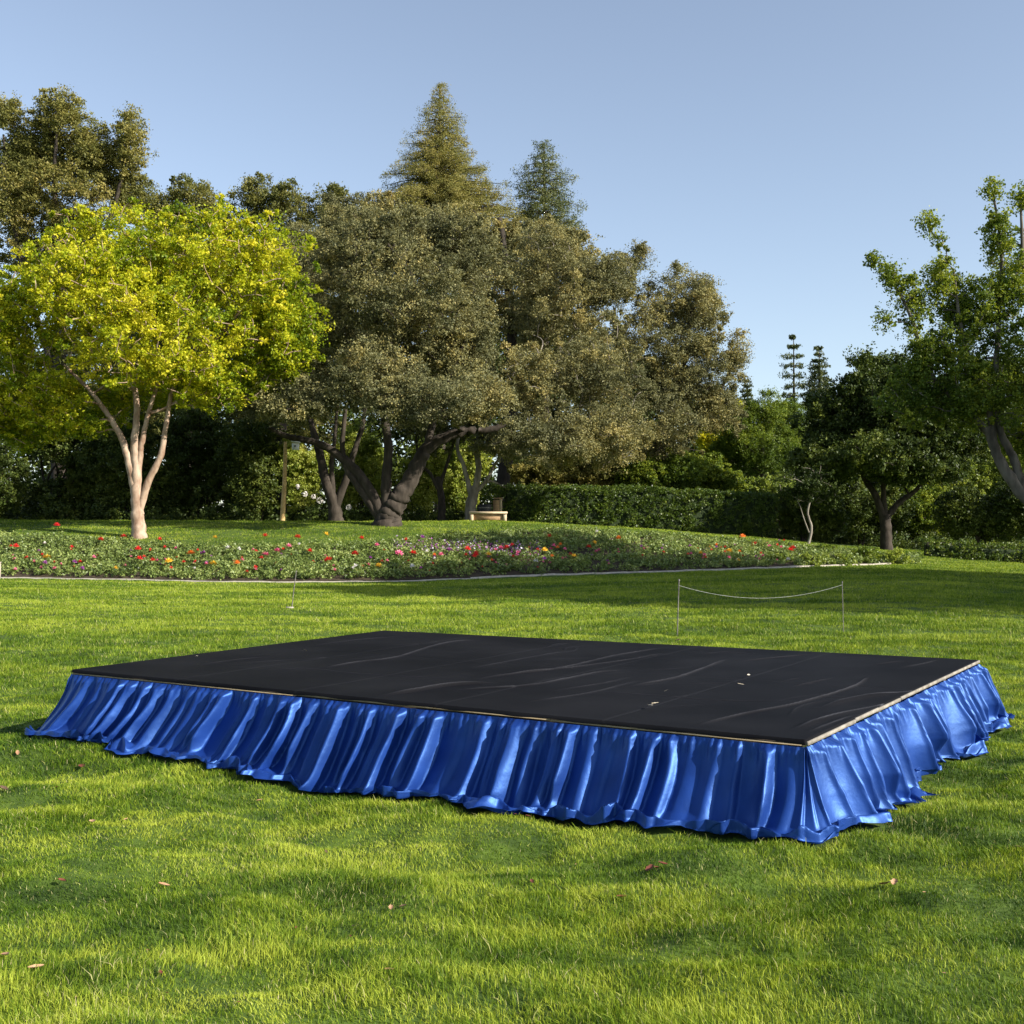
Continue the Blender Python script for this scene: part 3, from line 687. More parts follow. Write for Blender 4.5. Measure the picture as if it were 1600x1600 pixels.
# ------------------------------------------------------------------ woodland beyond
def woodland():
    N = 7500
    px = R.uniform(-500, 2200, N); Y = R.uniform(80, 92, N)
    top = np.interp(px, [-500, 0, 60, 200, 600, 900, 1120, 1165, 1240, 1330, 1500, 2200], [480, 480, 520, 450, 420, 500, 600, 670, 650, 640, 560, 480])
    top = top + 26 * (vn(px / 45, 0 * px, 51) - .5) * 2
    py = 830 - (830 - top - 12) * R.random(N) ** 1.0
    d = np.stack([(px - 800) / F_PX * Y, Y, EYE + (835 - py) / F_PX * Y], 1)
    V, F, T = clump_leaves(d, R.uniform(.8, 1.5, N), 60, .34, .8, np.clip(R.normal(.35, .15, N), 0, 1), subs=6)
    tag(mesh_np('far_woodland', V, F, M_dark, tint=T), 'dark mass of trees closing the view behind the garden', 'woodland', kind='stuff')
woodland()
# low evergreen undergrowth along the foot of the trees (uncountable)
def under():
    N = 2600; px = R.uniform(-300, 1900, N); Y = kerb_d(px) + R.uniform(17.5, 24, N)
    X = (px - 800) / F_PX * Y; Z = gz(X, Y) + np.abs(R.normal(0, .5, N)) * np.interp(px, [-300, 450, 700, 1900], [1.3, .8, .5, 1.3])
    V, F, T = clump_leaves(np.stack([X, Y, Z], 1), R.uniform(.3, .5, N), 70, .13, .8, np.clip(R.normal(.4, .15, N), 0, 1), subs=6)
    tag(mesh_np('undergrowth', V, F, M_dark, tint=T), 'dark low ivy and undergrowth at the foot of the garden trees', 'undergrowth', kind='stuff')
under()

# ------------------------------------------------------------------ the skirted stage
def bil(u, v, z):
    q = (1 - u)[..., None] * ((1 - v)[..., None] * cA[:2] + v[..., None] * cD[:2]) + u[..., None] * ((1 - v)[..., None] * cB[:2] + v[..., None] * cC[:2])
    return np.concatenate([q, z[..., None]], -1)
def cloth_mat():
    m, n, o = newmat('black_cloth')
    tc = n.nodes.new('ShaderNodeTexCoord')
    nz = n.nodes.new('ShaderNodeTexNoise'); nz.inputs['Scale'].default_value = 1.3; nz.inputs['Detail'].default_value = 8; n.links.new(tc.outputs['Object'], nz.inputs[0])
    c = ramp(n, nz.outputs[0], [(.3, (.0055, .0055, .0066)), (.7, (.0120, .0120, .0138))])
    b = n.nodes.new('ShaderNodeBsdfPrincipled'); 
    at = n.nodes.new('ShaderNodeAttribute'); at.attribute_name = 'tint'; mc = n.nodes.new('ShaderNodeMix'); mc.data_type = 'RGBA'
    n.links.new(at.outputs['Fac'], mc.inputs[0]); n.links.new(c, mc.inputs[6]); mc.inputs[7].default_value = (.085, .085, .095, 1)  # paler grey for the painted fold highlights and the faint seams
    n.links.new(mc.outputs[2], b.inputs['Base Color']); b.inputs['Roughness'].default_value = .6
    b.inputs['Specular IOR Level'].default_value = .03; b.inputs['Sheen Weight'].default_value = .0; b.inputs['Sheen Roughness'].default_value = .5
    n2 = n.nodes.new('ShaderNodeTexNoise'); n2.inputs['Scale'].default_value = 260; n2.inputs['Detail'].default_value = 2; n.links.new(tc.outputs['Object'], n2.inputs[0])
    bp = n.nodes.new('ShaderNodeBump'); bp.inputs['Strength'].default_value = .25; bp.inputs['Distance'].default_value = .002; n.links.new(n2.outputs[0], bp.inputs['Height']); n.links.new(bp.outputs[0], b.inputs['Normal'])
    n.links.new(b.outputs[0], o.inputs[0]); return m
def satin_mat():
    m, n, o = newmat('blue_satin')
    b = n.nodes.new('ShaderNodeBsdfPrincipled')
    tc = n.nodes.new('ShaderNodeTexCoord'); nz = n.nodes.new('ShaderNodeTexNoise'); nz.inputs['Scale'].default_value = 5; nz.inputs['Detail'].default_value = 5; n.links.new(tc.outputs['Object'], nz.inputs[0])
    c = ramp(n, nz.outputs[0], [(.3, (.007, .030, .18)), (.7, (.012, .048, .26))])
    n.links.new(c, b.inputs['Base Color'])
    b.inputs['Roughness'].default_value = .44; b.inputs['Metallic'].default_value = .25; b.inputs['Specular IOR Level'].default_value = .58
    b.inputs['Specular Tint'].default_value = (.42, .80, 1, 1)
    b.inputs['Sheen Weight'].default_value = .05; b.inputs['Sheen Tint'].default_value = (.35, .6, 1, 1); b.inputs['Sheen Roughness'].default_value = .35
    n2 = n.nodes.new('ShaderNodeTexNoise'); n2.inputs['Scale'].default_value = 26; n2.inputs['Detail'].default_value = 4; n.links.new(tc.outputs['Object'], n2.inputs[0])
    bp = n.nodes.new('ShaderNodeBump'); bp.inputs['Strength'].default_value = .18; bp.inputs['Distance'].default_value = .010; n.links.new(n2.outputs[0], bp.inputs['Height']); n.links.new(bp.outputs[0], b.inputs['Normal'])
    t = n.nodes.new('ShaderNodeBsdfTranslucent'); t.inputs[0].default_value = (.01, .04, .3, 1)
    mx = n.nodes.new('ShaderNodeMixShader'); mx.inputs[0].default_value = .10
    n.links.new(b.outputs[0], mx.inputs[1]); n.links.new(t.outputs[0], mx.inputs[2]); n.links.new(mx.outputs[0], o.inputs[0]); return m
M_cloth = cloth_mat(); M_satin = satin_mat()
ctr = QUAD.mean(0)
stage = empty('stage', (ctr[0], ctr[1], 0), 'low rectangular stage with black cloth top and gathered blue satin skirt on the lawn', 'stage')

def polyline_height(pts2, X, Y, wid):
    best = np.full(X.shape, 9.0)
    for a, b in zip(pts2[:-1], pts2[1:]):
        ab = b - a; L2 = (ab ** 2).sum() + 1e-9
        t = np.clip(((X - a[0]) * ab[0] + (Y - a[1]) * ab[1]) / L2, 0, 1)
        best = np.minimum(best, np.hypot(X - a[0] - t * ab[0], Y - a[1] - t * ab[1]))
    return best
def stage_top():
    nu, nv = 640, 460
    u = np.linspace(0, 1, nu)[:, None] * np.ones((1, nv)); v = np.linspace(0, 1, nv)[None] * np.ones((nu, 1))
    V = bil(u, v, np.full(u.shape, HS)); X, Y = V[..., 0], V[..., 1]
    Z = np.zeros(X.shape); highlight_seam = np.zeros(X.shape)
    edge = np.minimum(np.minimum(u, 1 - u) * 6, np.minimum(v, 1 - v) * 4.3)
    Z += .006 * (vn(X / .9, Y / .7, 31) - .5) + .003 * (vn(X / .3, Y / .25, 32) - .5)
    folds = [([(590, 1088), (650, 1080), (700, 1072), (780, 1067)], .020, .030), ([(700, 1079), (820, 1072), (880, 1062), (940, 1050), (980, 1046)], .010, .018),
             ([(500, 1045), (560, 1035), (620, 1027), (700, 1004), (760, 1000)], .010, .02), ([(740, 1062), (800, 1054), (880, 1043), (960, 1025), (1040, 1012)], .010, .018),
             ([(800, 1054), (900, 1042), (990, 1030), (1040, 1020)], .009, .016), ([(980, 1072), (1060, 1058), (1135, 1030)], .011, .018), ([(820, 1098), (920, 1083), (1000, 1062)], .007, .016),
             ([(1085, 1135), (1160, 1117), (1245, 1100), (1330, 1075), (1357, 1058)], .011, .018), ([(1230, 1075), (1290, 1062), (1300, 1058)], .008, .014), ([(1215, 1066), (1260, 1058)], .008, .014),
             ([(1280, 1106), (1340, 1092), (1420, 1080), (1460, 1072)], .016, .06), ([(1240, 1140), (1300, 1120), (1380, 1100), (1440, 1085)], .015, .05), ([(1260, 1145), (1320, 1122), (1350, 1114)], .012, .03),
             ([(1400, 1045), (1440, 1038), (1470, 1030)], .008, .015), ([(1355, 1040), (1420, 1032)], .008, .014), ([(1150, 1034), (1280, 1022)], .008, .014), ([(480, 1010), (560, 1000), (640, 993)], .006, .014),
             ([(730, 1045), (840, 1025), (900, 1015)], .006, .014), ([(300, 1040), (380, 1030), (450, 1024)], .006, .02), ([(860, 1080), (940, 1068), (990, 1056)], .007, .014), ([(400, 1048), (480, 1045), (560, 1052), (700, 1060), (740, 1063)], .004, .012),
             ([(900, 1078), (1010, 1085), (1120, 1094), (1250, 1096)], .004, .012), ([(1000, 1000), (1060, 1003), (1120, 1010)], .004, .014), ([(220, 1028), (350, 1016), (430, 1003)], .005, .02)]
    rw = np.random.default_rng(17); fine = []
    for i in range(46):
        a_ = bil(np.array([rw.uniform(.05, .95)]), np.array([rw.uniform(.08, .92)]), np.zeros(1))[0, :2]; an = rw.normal(.62, .28); L_ = rw.uniform(.25, .9)
        e_ = np.array([math.cos(an), math.sin(an)]); k_ = rw.normal(0, .06) * np.array([-e_[1], e_[0]])
        fine.append(([a_, a_ + e_ * L_ * .5 + k_, a_ + e_ * L_], rw.uniform(.002, .0055), rw.uniform(.010, .02)))
    for pts, hgt, wid in [([hitz(a, b, HS)[:2] for a, b in p_], h_, w_) for p_, h_, w_ in folds] + fine:
        p2 = np.array(pts); p2 = catmull(np.column_stack([p2, np.zeros(len(p2))]), 5)[:, :2]
        L = np.concatenate([[0], np.cumsum(np.linalg.norm(np.diff(p2, axis=0), axis=1))])
        bx0, bx1 = p2[:, 0].min() - .3, p2[:, 0].max() + .3; by0, by1 = p2[:, 1].min() - .3, p2[:, 1].max() + .3
        msk = (X > bx0) & (X < bx1) & (Y > by0) & (Y < by1)
        d = polyline_height(p2, X[msk], Y[msk], wid)
        ends = np.minimum(np.hypot(X[msk] - p2[0, 0], Y[msk] - p2[0, 1]), np.hypot(X[msk] - p2[-1, 0], Y[msk] - p2[-1, 1]))
        Z[msk] += hgt * 1.25 * np.exp(-(d / (wid * .6)) ** 2) * sst(0, .35, ends + .06)
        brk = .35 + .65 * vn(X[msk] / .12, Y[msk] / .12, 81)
        highlight_seam[msk] = np.maximum(highlight_seam[msk], min(1, hgt / .014) * .8 * np.exp(-(d / min(wid * .35, .0065)) ** 2) * sst(0, .5, ends + .02) * brk)  # sunlit fold highlights painted into the cloth colour as paler crease lines
    for k_ in (1, 2, 3, 4): sm_ = np.exp(-((u - k_ / 5) * 5.9 / .008) ** 2); Z -= .004 * sm_; highlight_seam = np.maximum(highlight_seam, .10 * sm_)
    sm_ = np.exp(-((v - .5) * 4.4 / .008) ** 2); Z -= .004 * sm_; highlight_seam = np.maximum(highlight_seam, .12 * sm_)
    Z = HS + np.maximum(Z, -.008) * sst(0, .15, edge) 
    V = V.copy(); V[..., 2] = Z
    Vt = V.reshape(-1, 3); i = np.arange(nu - 1)[:, None] * nv; j = np.arange(nv - 1)[None]
    F = np.stack([i + j, i + nv + j, i + nv + j + 1, i + j + 1], -1).reshape(-1, 4)
    # hanging lip all round
    ring = [(k, 0) for k in range(nu)] + [(nu - 1, k) for k in range(1, nv)] + [(k, nv - 1) for k in range(nu - 2, -1, -1)] + [(0, k) for k in range(nv - 2, 0, -1)]
    idx = np.array([a * nv + b_ for a, b_ in ring]); top = Vt[idx]
    outd = top[:, :2] - ctr; outd /= np.linalg.norm(outd, axis=1)[:, None]
    lip = top.copy(); lip[:, :2] += outd * .008; lip[:, 2] -= .022 + .004 * np.sin(np.arange(len(lip)) * .13)
    nV = len(Vt); k = np.arange(len(idx)); k2 = (k + 1) % len(idx)
    F2 = np.stack([idx[k], nV + k, nV + k2, idx[k2]], 1)
    mesh_np('cloth_top', np.vstack([Vt, lip]), np.vstack([F, F2]), M_cloth, stage, smooth=True, tint=np.concatenate([highlight_seam.reshape(-1), np.zeros(len(lip))]))
stage_top()

def edge_board(a, b, proud, zt, thick, h, mat, name, breaks=(0, 1), jitter=.002, label=None):
    e = (b - a)[:2]; L = np.linalg.norm(e); e = e / L; n = np.array([e[1], -e[0]]); mb = MB(); rz = math.atan2(e[1], e[0])
    for s0, s1 in zip(breaks[:-1], breaks[1:]):
        l = (s1 - s0) * L - .006; c = a[:2] + e * ((s0 + s1) / 2 * L) + n * (proud + R.normal(0, jitter))
        mb.box((c[0], c[1], zt - h / 2 + R.normal(0, jitter)), (l, thick, h), rz, bev=.003)
    o = mb.build(name, mat, stage)
    if label: o['label'] = label
edge_board(cA, cB, -.012, HS - .024, .022, .011, M_trim, 'edge_trim', (0, .40, .74, 1), label='thin tan strip along the front edge')
edge_board(cB, cC, .012, HS - .006, .014, .022, M_board, 'edge_board', (0, .19, .30, .42, .66, 1), .004, label='weathered pale board along the right edge')
edge_board(cC, cD, -.012, HS - .024, .022, .016, M_trim, 'edge_trim', (0, .5, 1))
edge_board(cD, cA, -.012, HS - .024, .022, .016, M_trim, 'edge_trim', (0, .5, 1))
mb = MB()
for i in range(5):
    for j in range(2):
        u0, u1 = i / 5 + .002, (i + 1) / 5 - .002; v0, v1 = j / 2 + .002, (j + 1) / 2 - .002; g = .02
        q = bil(np.array([u0, u1, u1, u0]), np.array([v0, v0, v1, v1]), np.zeros(4))[:, :2]; q = ctr + (q - ctr) * .985
        V = np.vstack([np.column_stack([q, np.full(4, HS - .062)]), np.column_stack([q, np.full(4, HS - .012)])])
        mb.add(V, [[0, 3, 2, 1], [4, 5, 6, 7], [0, 1, 5, 4], [1, 2, 6, 5], [2, 3, 7, 6], [3, 0, 4, 7]])
mb.build('deck', M_darkwood, stage)
for i in range(4):
    for j in range(3):
        p_ = bil(np.array([.04 + .92 * i / 3]), np.array([.04 + .92 * j / 2]), np.zeros(1))[0]
        mb = MB(); mb.tube([(p_[0], p_[1], -.03), (p_[0], p_[1], HS - .06)], [.025, .025], 8); mb.build('leg', M_steel, stage)

# ---- gathered satin skirt: one continuous cloth round all four sides
def skirt():
    corners = [cD[:2], cA[:2], cB[:2], cC[:2]]           # closed loop, outside on the right of travel
    P0 = []; Nn = []; S = []; side = []; frac = []
    s = 0.0; arc_len = .42
    def enorm(a, b): e = (b - a) / np.linalg.norm(b - a); return np.array([e[1], -e[0]]), e
    for i in range(4):
        a, b = corners[i], corners[(i + 1) % 4]; nn, e = enorm(a, b); L = np.linalg.norm(b - a); m = int(L / .0075)
        for k in range(m):
            t = k / m; P0.append(a + (b - a) * t); Nn.append(nn); S.append(s + t * L); side.append(i); frac.append(t)
        s += L
        n2, _ = enorm(b, corners[(i + 2) % 4]); a0 = math.atan2(nn[1], nn[0]); a1 = math.atan2(n2[1], n2[0]); da = (a1 - a0 + math.pi) % (2 * math.pi) - math.pi
        for k in range(44):
            t = k / 44; ang = a0 + da * t; P0.append(b); Nn.append(np.array([math.cos(ang), math.sin(ang)])); S.append(s + t * arc_len); side.append(i); frac.append(1.0 + t * .001)
        s += arc_len
    P0 = np.array(P0); Nn = np.array(Nn); S = np.array(S); side = np.array(side); frac = np.array(frac); Stot = s; n = len(S)
    Ld = np.linalg.norm(cA - cD); La = np.linalg.norm(cB - cA); Lb = np.linalg.norm(cC - cB)
    s1 = Ld + arc_len; s2 = s1 + La + arc_len; s3 = s2 + Lb + arc_len      # starts of front, right, back
    # hem distance measured from the picture
    hs = [0, Ld, Ld + .2, s1 + .2, s1 + .8, s1 + 1.4, s1 + 2, s1 + 2.5, s1 + 3, s1 + 3.5, s1 + 4.05, s1 + 4.6, s1 + 5.1, s1 + La, s2, s2 + .3, s2 + .8, s2 + 1.3, s2 + 2.0, s2 + 2.45, s2 + 2.8, s2 + 3.3, s2 + 3.8, s2 + Lb, s3, Stot]
    hv = [.30, .34, .36, .34, .38, .42, .38, .32, .34, .30, .40, .33, .36, .22, .20, .22, .26, .22, .14, .20, .36, .24, .30, .28, .3, .30]
    flare = np.interp(S, hs, hv); flare = np.where((S > Ld + .1) & (S < s2 - .1), .375, .325) + (flare - .30) * .6; flare = np.convolve(np.pad(flare, 30, mode='wrap'), np.ones(61) / 61, 'valid')
    lean = np.interp(S, [0, Ld, s1, s1 + 1.5, s1 + 3, s1 + 4.5, s2 - .2, s2 + .4, s2 + Lb, s3, Stot], [0, -.02, -.11, -.11, -.06, -.02, .0, .05, .08, 0, 0])
    T = np.concatenate([np.linspace(0, .1, 7)[:-1], np.linspace(.1, .78, 30)[:-1], np.linspace(.78, 1, 26)]); mt = len(T)
    tt = T[None]; Sx = S[:, None]
    rs = np.random.default_rng(5)
    disp = np.zeros((n, mt)); zoff = np.zeros((n, mt)); shift = np.zeros((n, mt))
    # main pleats: asymmetric, slow rise then a narrow return facing along +s
    pos = 0.0; pl = []
    while pos < Stot:
        gap = rs.uniform(.17, .30) if s2 - .25 < pos < s3 else rs.uniform(.085, .17); pl.append((pos, gap * 1.25, rs.uniform(.35, 1.25) * min(1, gap / .13), rs.normal(0, .018), rs.uniform(.14, .40), rs.uniform(.4, 1.5), rs.uniform(.55, 1.15))); pos += gap
    prof_t = np.clip(T / .85, 0, 1)
    for (p0, g, am, wob, nar, fr, endt) in pl:
        rt = s2 - .25 < p0 < s3; ex = 2.8 if rt else 1.8; am = am * (1.5 if rt else 1.15) * (.25 if min(abs(p0 - s2 + .21), abs(p0 - s1 + .21)) < .30 else 1)
        c = p0 + wob * np.sin(prof_t * 2.6 * fr) + .008 * np.sin(prof_t * 7 + p0 * 9) * prof_t
        x = (Sx - c[None]) / g
        x = (x + Stot / g / 2) % (Stot / g) - Stot / g / 2
        rise = np.clip((x + 1) / 1.0, 0, 1); fall = np.clip(1 - x / nar, 0, 1)
        shp = np.where(x < 0, rise ** ex, fall ** 1.2 * (3 - 2 * fall) / 1.0 * .5 + fall * .5)
        shp = np.clip(shp, 0, 1)
        grow_t = (.22 + .78 * np.clip(prof_t / .5, 0, 1) ** .8) * np.where(prof_t > endt, np.clip(1 - (prof_t - endt) / .35, .35, 1), 1)
        amp = am * (.032 + .070 * grow_t) * np.clip(prof_t / .05, .12, 1)
        disp += np.where((x > -1) & (x < nar), shp * amp[None], 0)
        if rt or am > .9: disp += (.016 if rt else .007) * np.exp(-(x * g / .011) ** 2) * np.clip(prof_t / .08, 0, 1)[None]
    # fine gathers near the top and broad swell lower down
    disp += (.006 * np.sin(Sx * 95 + 4 * np.sin(Sx * 7)) + .004 * np.sin(Sx * 163)) * np.exp(-((tt - .05) / .09) ** 2)
    disp += .045 * (vn(Sx / .55 + 0 * tt, tt * 1.2 + 0 * Sx, 41) - .5) * np.clip(tt * 1.5, 0, 1) + .012 * (vn(Sx / .14 - tt * 1.0, tt * 3 + 0 * Sx, 42) - .5) * tt
    # profile
    tg = (.80 + .15 * vn(S / .17, 0 * S, 48))[:, None]; q = np.clip(tt / tg, 0, 1); hem = np.clip((tt - tg) / (1 - tg), 0, 1)
    pud = .004 + .15 * vn(S / .27, 0 * S, 43) ** 2.6 + .02 * sst(.5, .75, vn(S / .7, 0 * S, 44))
    out = .006 + (flare[:, None] - .15) * (q ** 1.55) + pud[:, None] * hem + disp * (1 - .35 * hem)
    zt0 = HS - .038
    belly = 1 - q ** .93
    z = zt0 * belly
    crump = .17 * np.maximum(0, vn(Sx / .15 + hem * .9, hem * 2.2 + Sx * .5, 45) - .35) + .012 * np.abs(vn(Sx / .05, hem * 4, 46) - .5)
    z = z + (crump * np.clip(q * 1.0 - .8, 0, .2) * 5) * (1 - hem * .6) * np.clip((q - .86) / .14, 0, 1) + hem * 0
    z = np.maximum(z, .004 + .0 * z)
    tang = np.stack([-Nn[:, 1], Nn[:, 0]], 1)          # +s direction
    sh = lean[:, None] * q ** 1.4 + .012 * (vn(Sx / .2, tt * 4 + 0 * Sx, 47) - .5) * q
    X = P0[:, 0:1] + Nn[:, 0:1] * out + tang[:, 0:1] * sh; Y = P0[:, 1:2] + Nn[:, 1:2] * out + tang[:, 1:2] * sh
    Z = z + gz(X, Y) * q + .03 * (q > .9) * hem ** .5 * 0 + .035 * np.clip((q - .8) / .2, 0, 1)
    V = np.stack([X, Y, Z], -1).reshape(-1, 3)
    i = np.arange(n)[:, None]; i2 = ((i + 1) % n); j = np.arange(mt - 1)[None]
    F = np.stack([i * mt + j, i * mt + j + 1, i2 * mt + j + 1, i2 * mt + j], -1).reshape(-1, 4)
    mesh_np('skirt', V, F, M_satin, stage, smooth=True)
    hx, hy = (X.reshape(n, mt)[:, -10:] - ctr[0]), (Y.reshape(n, mt)[:, -10:] - ctr[1]); rr_ = np.hypot(hx, hy).max(1); an = np.arctan2(hy[:, -1], hx[:, -1])
    bins = np.full(720, 0.0); k = ((an + np.pi) / (2 * np.pi) * 720).astype(int) % 720; np.maximum.at(bins, k, rr_)
    while (bins == 0).any():
        z0 = bins == 0; bins[z0] = np.maximum(np.roll(bins, 1), np.roll(bins, -1))[z0]
    return bins
HEM = skirt()
def under_skirt(x, y):
    dx, dy = x - ctr[0], y - ctr[1]; a = (np.arctan2(dy, dx) + np.pi) / (2 * np.pi) * 720
    return np.hypot(dx, dy) < HEM[a.astype(int) % 720] - .01
grass()

# ------------------------------------------------------------------ small things lying on the stage
def leafshape(c, s, rz, curl=.4, wid=.55, tilt=0.0):
    """curled dry leaf, 5 x 3 grid"""
    V = []; n = 7
    for i in range(n):
        t = i / (n - 1); w_ = wid * s * math.sin(math.pi * (.08 + .88 * t)) ** .8 / 2
        for j in (-1, -.5, 0, .5, 1):
            x = (t - .5) * s; y = w_ * j * (1 + .15 * math.sin(i * 2.7)); z = curl * s * (.35 * (j * j) * (w_ / s * 2) + .5 * (t - .5) ** 2) + .01 * s * math.sin(i * 3 + j)
            V.append((x * math.cos(rz) - y * math.sin(rz), x * math.sin(rz) + y * math.cos(rz), z + tilt * x))
    V = np.array(V) + c; F = []
    for i in range(n - 1):
        for j in range(4): F.append([i * 5 + j, i * 5 + 5 + j, i * 5 + 6 + j, i * 5 + 1 + j])
    return V, np.array(F)
M_petal = noisemat('pale_petal', (.62, .50, .32), (.80, .74, .60), 30, .7, .1)
M_dry = noisemat('dry_leaf', (.22, .10, .05), (.48, .30, .17), 25, .7, .2)
M_dryr = noisemat('red_dry_leaf', (.07, .022, .014), (.20, .06, .035), 25, .7, .2)
M_dryd = noisemat('dark_dry_leaf', (.06, .04, .025), (.16, .10, .06), 25, .8, .2)
def leaf_obj(name, label, cat, pos, s, mat, parts=1, group=None, lift=.0, curl=.5):
    mb = MB()
    for i in range(parts):
        V, F = leafshape(np.array(pos) + [i * s * .6, R.normal(0, s * .2), lift + .01 * i], s * R.uniform(.8, 1.1), R.random() * 6.28, curl, tilt=R.normal(0, .25)); mb.add(V, F)
    tag(mb.build(name, mat, smooth=True), label, cat, group)
for (px, py, s, lab, k) in ((1017, 1105, .045, 'pair of pale petals on the black cloth, closest to the front edge', 2), (1041, 1082, .035, 'small pale petal on the black cloth, just behind the pair', 1),
                         (1158, 1072, .05, 'pale petal on the black cloth, nearer of the two lying close together', 1), (1170, 1057, .045, 'pale petal on the black cloth, farther of the two lying close together', 1),
                         (477, 1018, .045, 'tiny pale petal on the far left part of the black cloth', 1), (308, 1027, .03, 'tiny pale petal near the left edge of the black cloth', 1)):
    leaf_obj('petal', lab, 'petal', hitz(px, py, HS + .012), s, M_petal, k, 'pale petals fallen on the stage', .012, .3)
for (px, py, s, lab, m_, k) in (
    (145, 1290, .085, 'pale tan dry leaf on the grass in front of the left part of the skirt', M_dry, 1), (257, 1391, .07, 'pale tan dry leaf on bright grass, nearest one on the left side', M_dry, 1),
    (611, 1427, .06, 'small orange dry leaf standing on the front lawn left of centre', M_dry, 1), (97, 1385, .07, 'dark reddish dry leaf on the left foreground grass', M_dryr, 1),
    (27, 1183, .07, 'tan dry leaf near the left end of the skirt', M_dry, 1), (128, 1205, .10, 'reddish dry leaf just below the left end of the skirt', M_dryr, 1),
    (406, 1256, .05, 'tiny orange dry leaf close to the skirt hem on the left', M_dry, 1), (1015, 1368, .075, 'cluster of dark red dry leaves below the front corner of the skirt', M_dryr, 3),
    (1382, 1392, .09, 'curled brown dry leaf on the right foreground grass', M_dry, 2), (972, 1415, .07, 'reddish dry leaf in the grass below the dark red cluster', M_dryr, 1),
    (6, 1240, .09, 'dark dry leaf at the left frame edge', M_dryd, 1), (58, 1522, .07, 'tan dry leaf in the lower left corner grass', M_dry, 1), (8, 1503, .07, 'orange dry leaf at the left frame edge near the bottom', M_dry, 1),
    (225, 945, .16, 'dark scrap of leaf on the far lawn in front of the yellow tree', M_dryd, 1), (1060, 1003, .12, 'brown dry leaf at the foot of the taller stake', M_dryd, 1), (1590, 1330, .06, 'small dark dry leaf at the right frame edge', M_dryd, 1)):
    g = ghit(px, py); leaf_obj('dry_leaf', lab, 'leaf', g + [0, 0, .022], s * .75, m_, k, 'dry leaves scattered on the lawn', 0, .7)
rf2 = random.Random(8)
for i in range(34):
    px = rf2.uniform(20, 1580); py = rf2.uniform(1200, 1590) if px < 1250 and px > 350 else rf2.uniform(1180, 1590)
    g = ghit(px, py)
    if under_skirt(g[0], g[1]): continue
    leaf_obj('leaf_fleck', 'tiny dry brown leaf fleck lying in the front lawn', 'leaf', g + [0, 0, .018], rf2.uniform(.015, .034), rf2.choice([M_dry, M_dryd, M_dryr]), 1, 'tiny dry leaf flecks in the front lawn', 0, .7)

# ------------------------------------------------------------------ stakes and string
def stake(px, py, top, lab, lean=(0, 0), r=.011, foot=False):
    g = ghit(px, py); t = P(px + lean[0], top, g[1]); root = empty('stake', g, lab, 'stake', 'thin stakes on the far lawn')
    mb = MB(); pts = [g - [0, 0, .1], (g + t) / 2, t]; mb.tube(pts, [r, r, r * .8], 8); mb.build('rod', M_steel, root)
    mb = MB(); mb.tube([t - [0, 0, .01], t + [0, 0, .02]], [r * 1.6, r * 1.5], 8); mb.build('cap', M_steel, root)
    if foot:
        mb = MB(); mb.box((g[0] - .03, g[1], g[2] + .035), (.16, .12, .035), .2, bev=.008); mb.build('foot_plate', M_kerb, root)
    return t
t1 = stake(1058, 995, 907, 'taller thin dark stake left of its pair behind the stage', (3, 0), .009)
t2 = stake(1318, 988, 910, 'thin stake at the right end of the sagging string', (-2, 0), .0065)
stake(455, 952, 893, 'thin leaning stake with small foot plate in front of the flower bed', (8, 0), .010, True)
a = t1 - [0, 0, .08]; c = t2 - [0, 0, .04]; t = np.linspace(0, 1, 40)[:, None]
pts = a + (c - a) * t; pts[:, 2] -= .21 * 4 * (t * (1 - t))[:, 0]
mb = MB(); mb.tube(pts, [.0025] * 40, 6); tag(mb.build('string', M_string), 'pale string sagging between two thin stakes on the lawn', 'string')
g = on(-1, 36.5); mb = MB(); root = empty('marker_post', g, 'short pale post at the left frame edge by the kerb', 'post')
mb.box((g[0], g[1], g[2] + .24), (.10, .10, .56), .1, bev=.01); mb.build('post', M_kerb, root); mb = MB(); mb.box((g[0], g[1], g[2] + .54), (.13, .13, .04), .1, bev=.01); mb.build('cap', M_kerb, root)

# ------------------------------------------------------------------ bench, pillar, pole and bird box
def brickmat():
    m, n, o = newmat('tan_brick'); tc = n.nodes.new('ShaderNodeTexCoord'); mp = n.nodes.new('ShaderNodeMapping'); mp.inputs['Rotation'].default_value = (math.pi / 2, 0, 0); n.links.new(tc.outputs['Object'], mp.inputs[0])
    b_ = n.nodes.new('ShaderNodeTexBrick'); b_.inputs['Scale'].default_value = 4; b_.inputs['Color1'].default_value = (.46, .30, .15, 1); b_.inputs['Color2'].default_value = (.34, .20, .10, 1); b_.inputs['Mortar'].default_value = (.22, .15, .09, 1)
    n.links.new(mp.outputs[0], b_.inputs[0]); b = n.nodes.new('ShaderNodeBsdfPrincipled'); n.links.new(b_.outputs[0], b.inputs['Base Color']); b.inputs['Roughness'].default_value = .8; n.links.new(b.outputs[0], o.inputs[0]); return m
M_brick = brickmat(); M_stone = noisemat('sand_stone', (.42, .32, .20), (.58, .47, .32), 6, .8, .2)
M_bin = noisemat('dark_painted_metal', (.012, .012, .014), (.03, .03, .032), 5, .5, .1); M_white = noisemat('white_paint', (.72, .73, .76), (.82, .82, .84), 6, .5, .05)
M_pole = noisemat('tan_pole', (.40, .26, .10), (.58, .40, .18), 5, .7, .2)
g = on(763, 50.2); root = empty('bench', g, 'low tan stone bench with pale top slab in front of the hedge end', 'bench'); Wb = 60 / F_PX * g[1]
mb = MB(); mb.box((g[0], g[1], g[2] + .385), (Wb, .52, .10), 0, bev=.02); mb.build('seat', M_stone, root)
mb = MB(); mb.box((g[0], g[1] + .02, g[2] + .20), (Wb - .10, .34, .27), 0, bev=.01); mb.build('apron', M_brick, root)
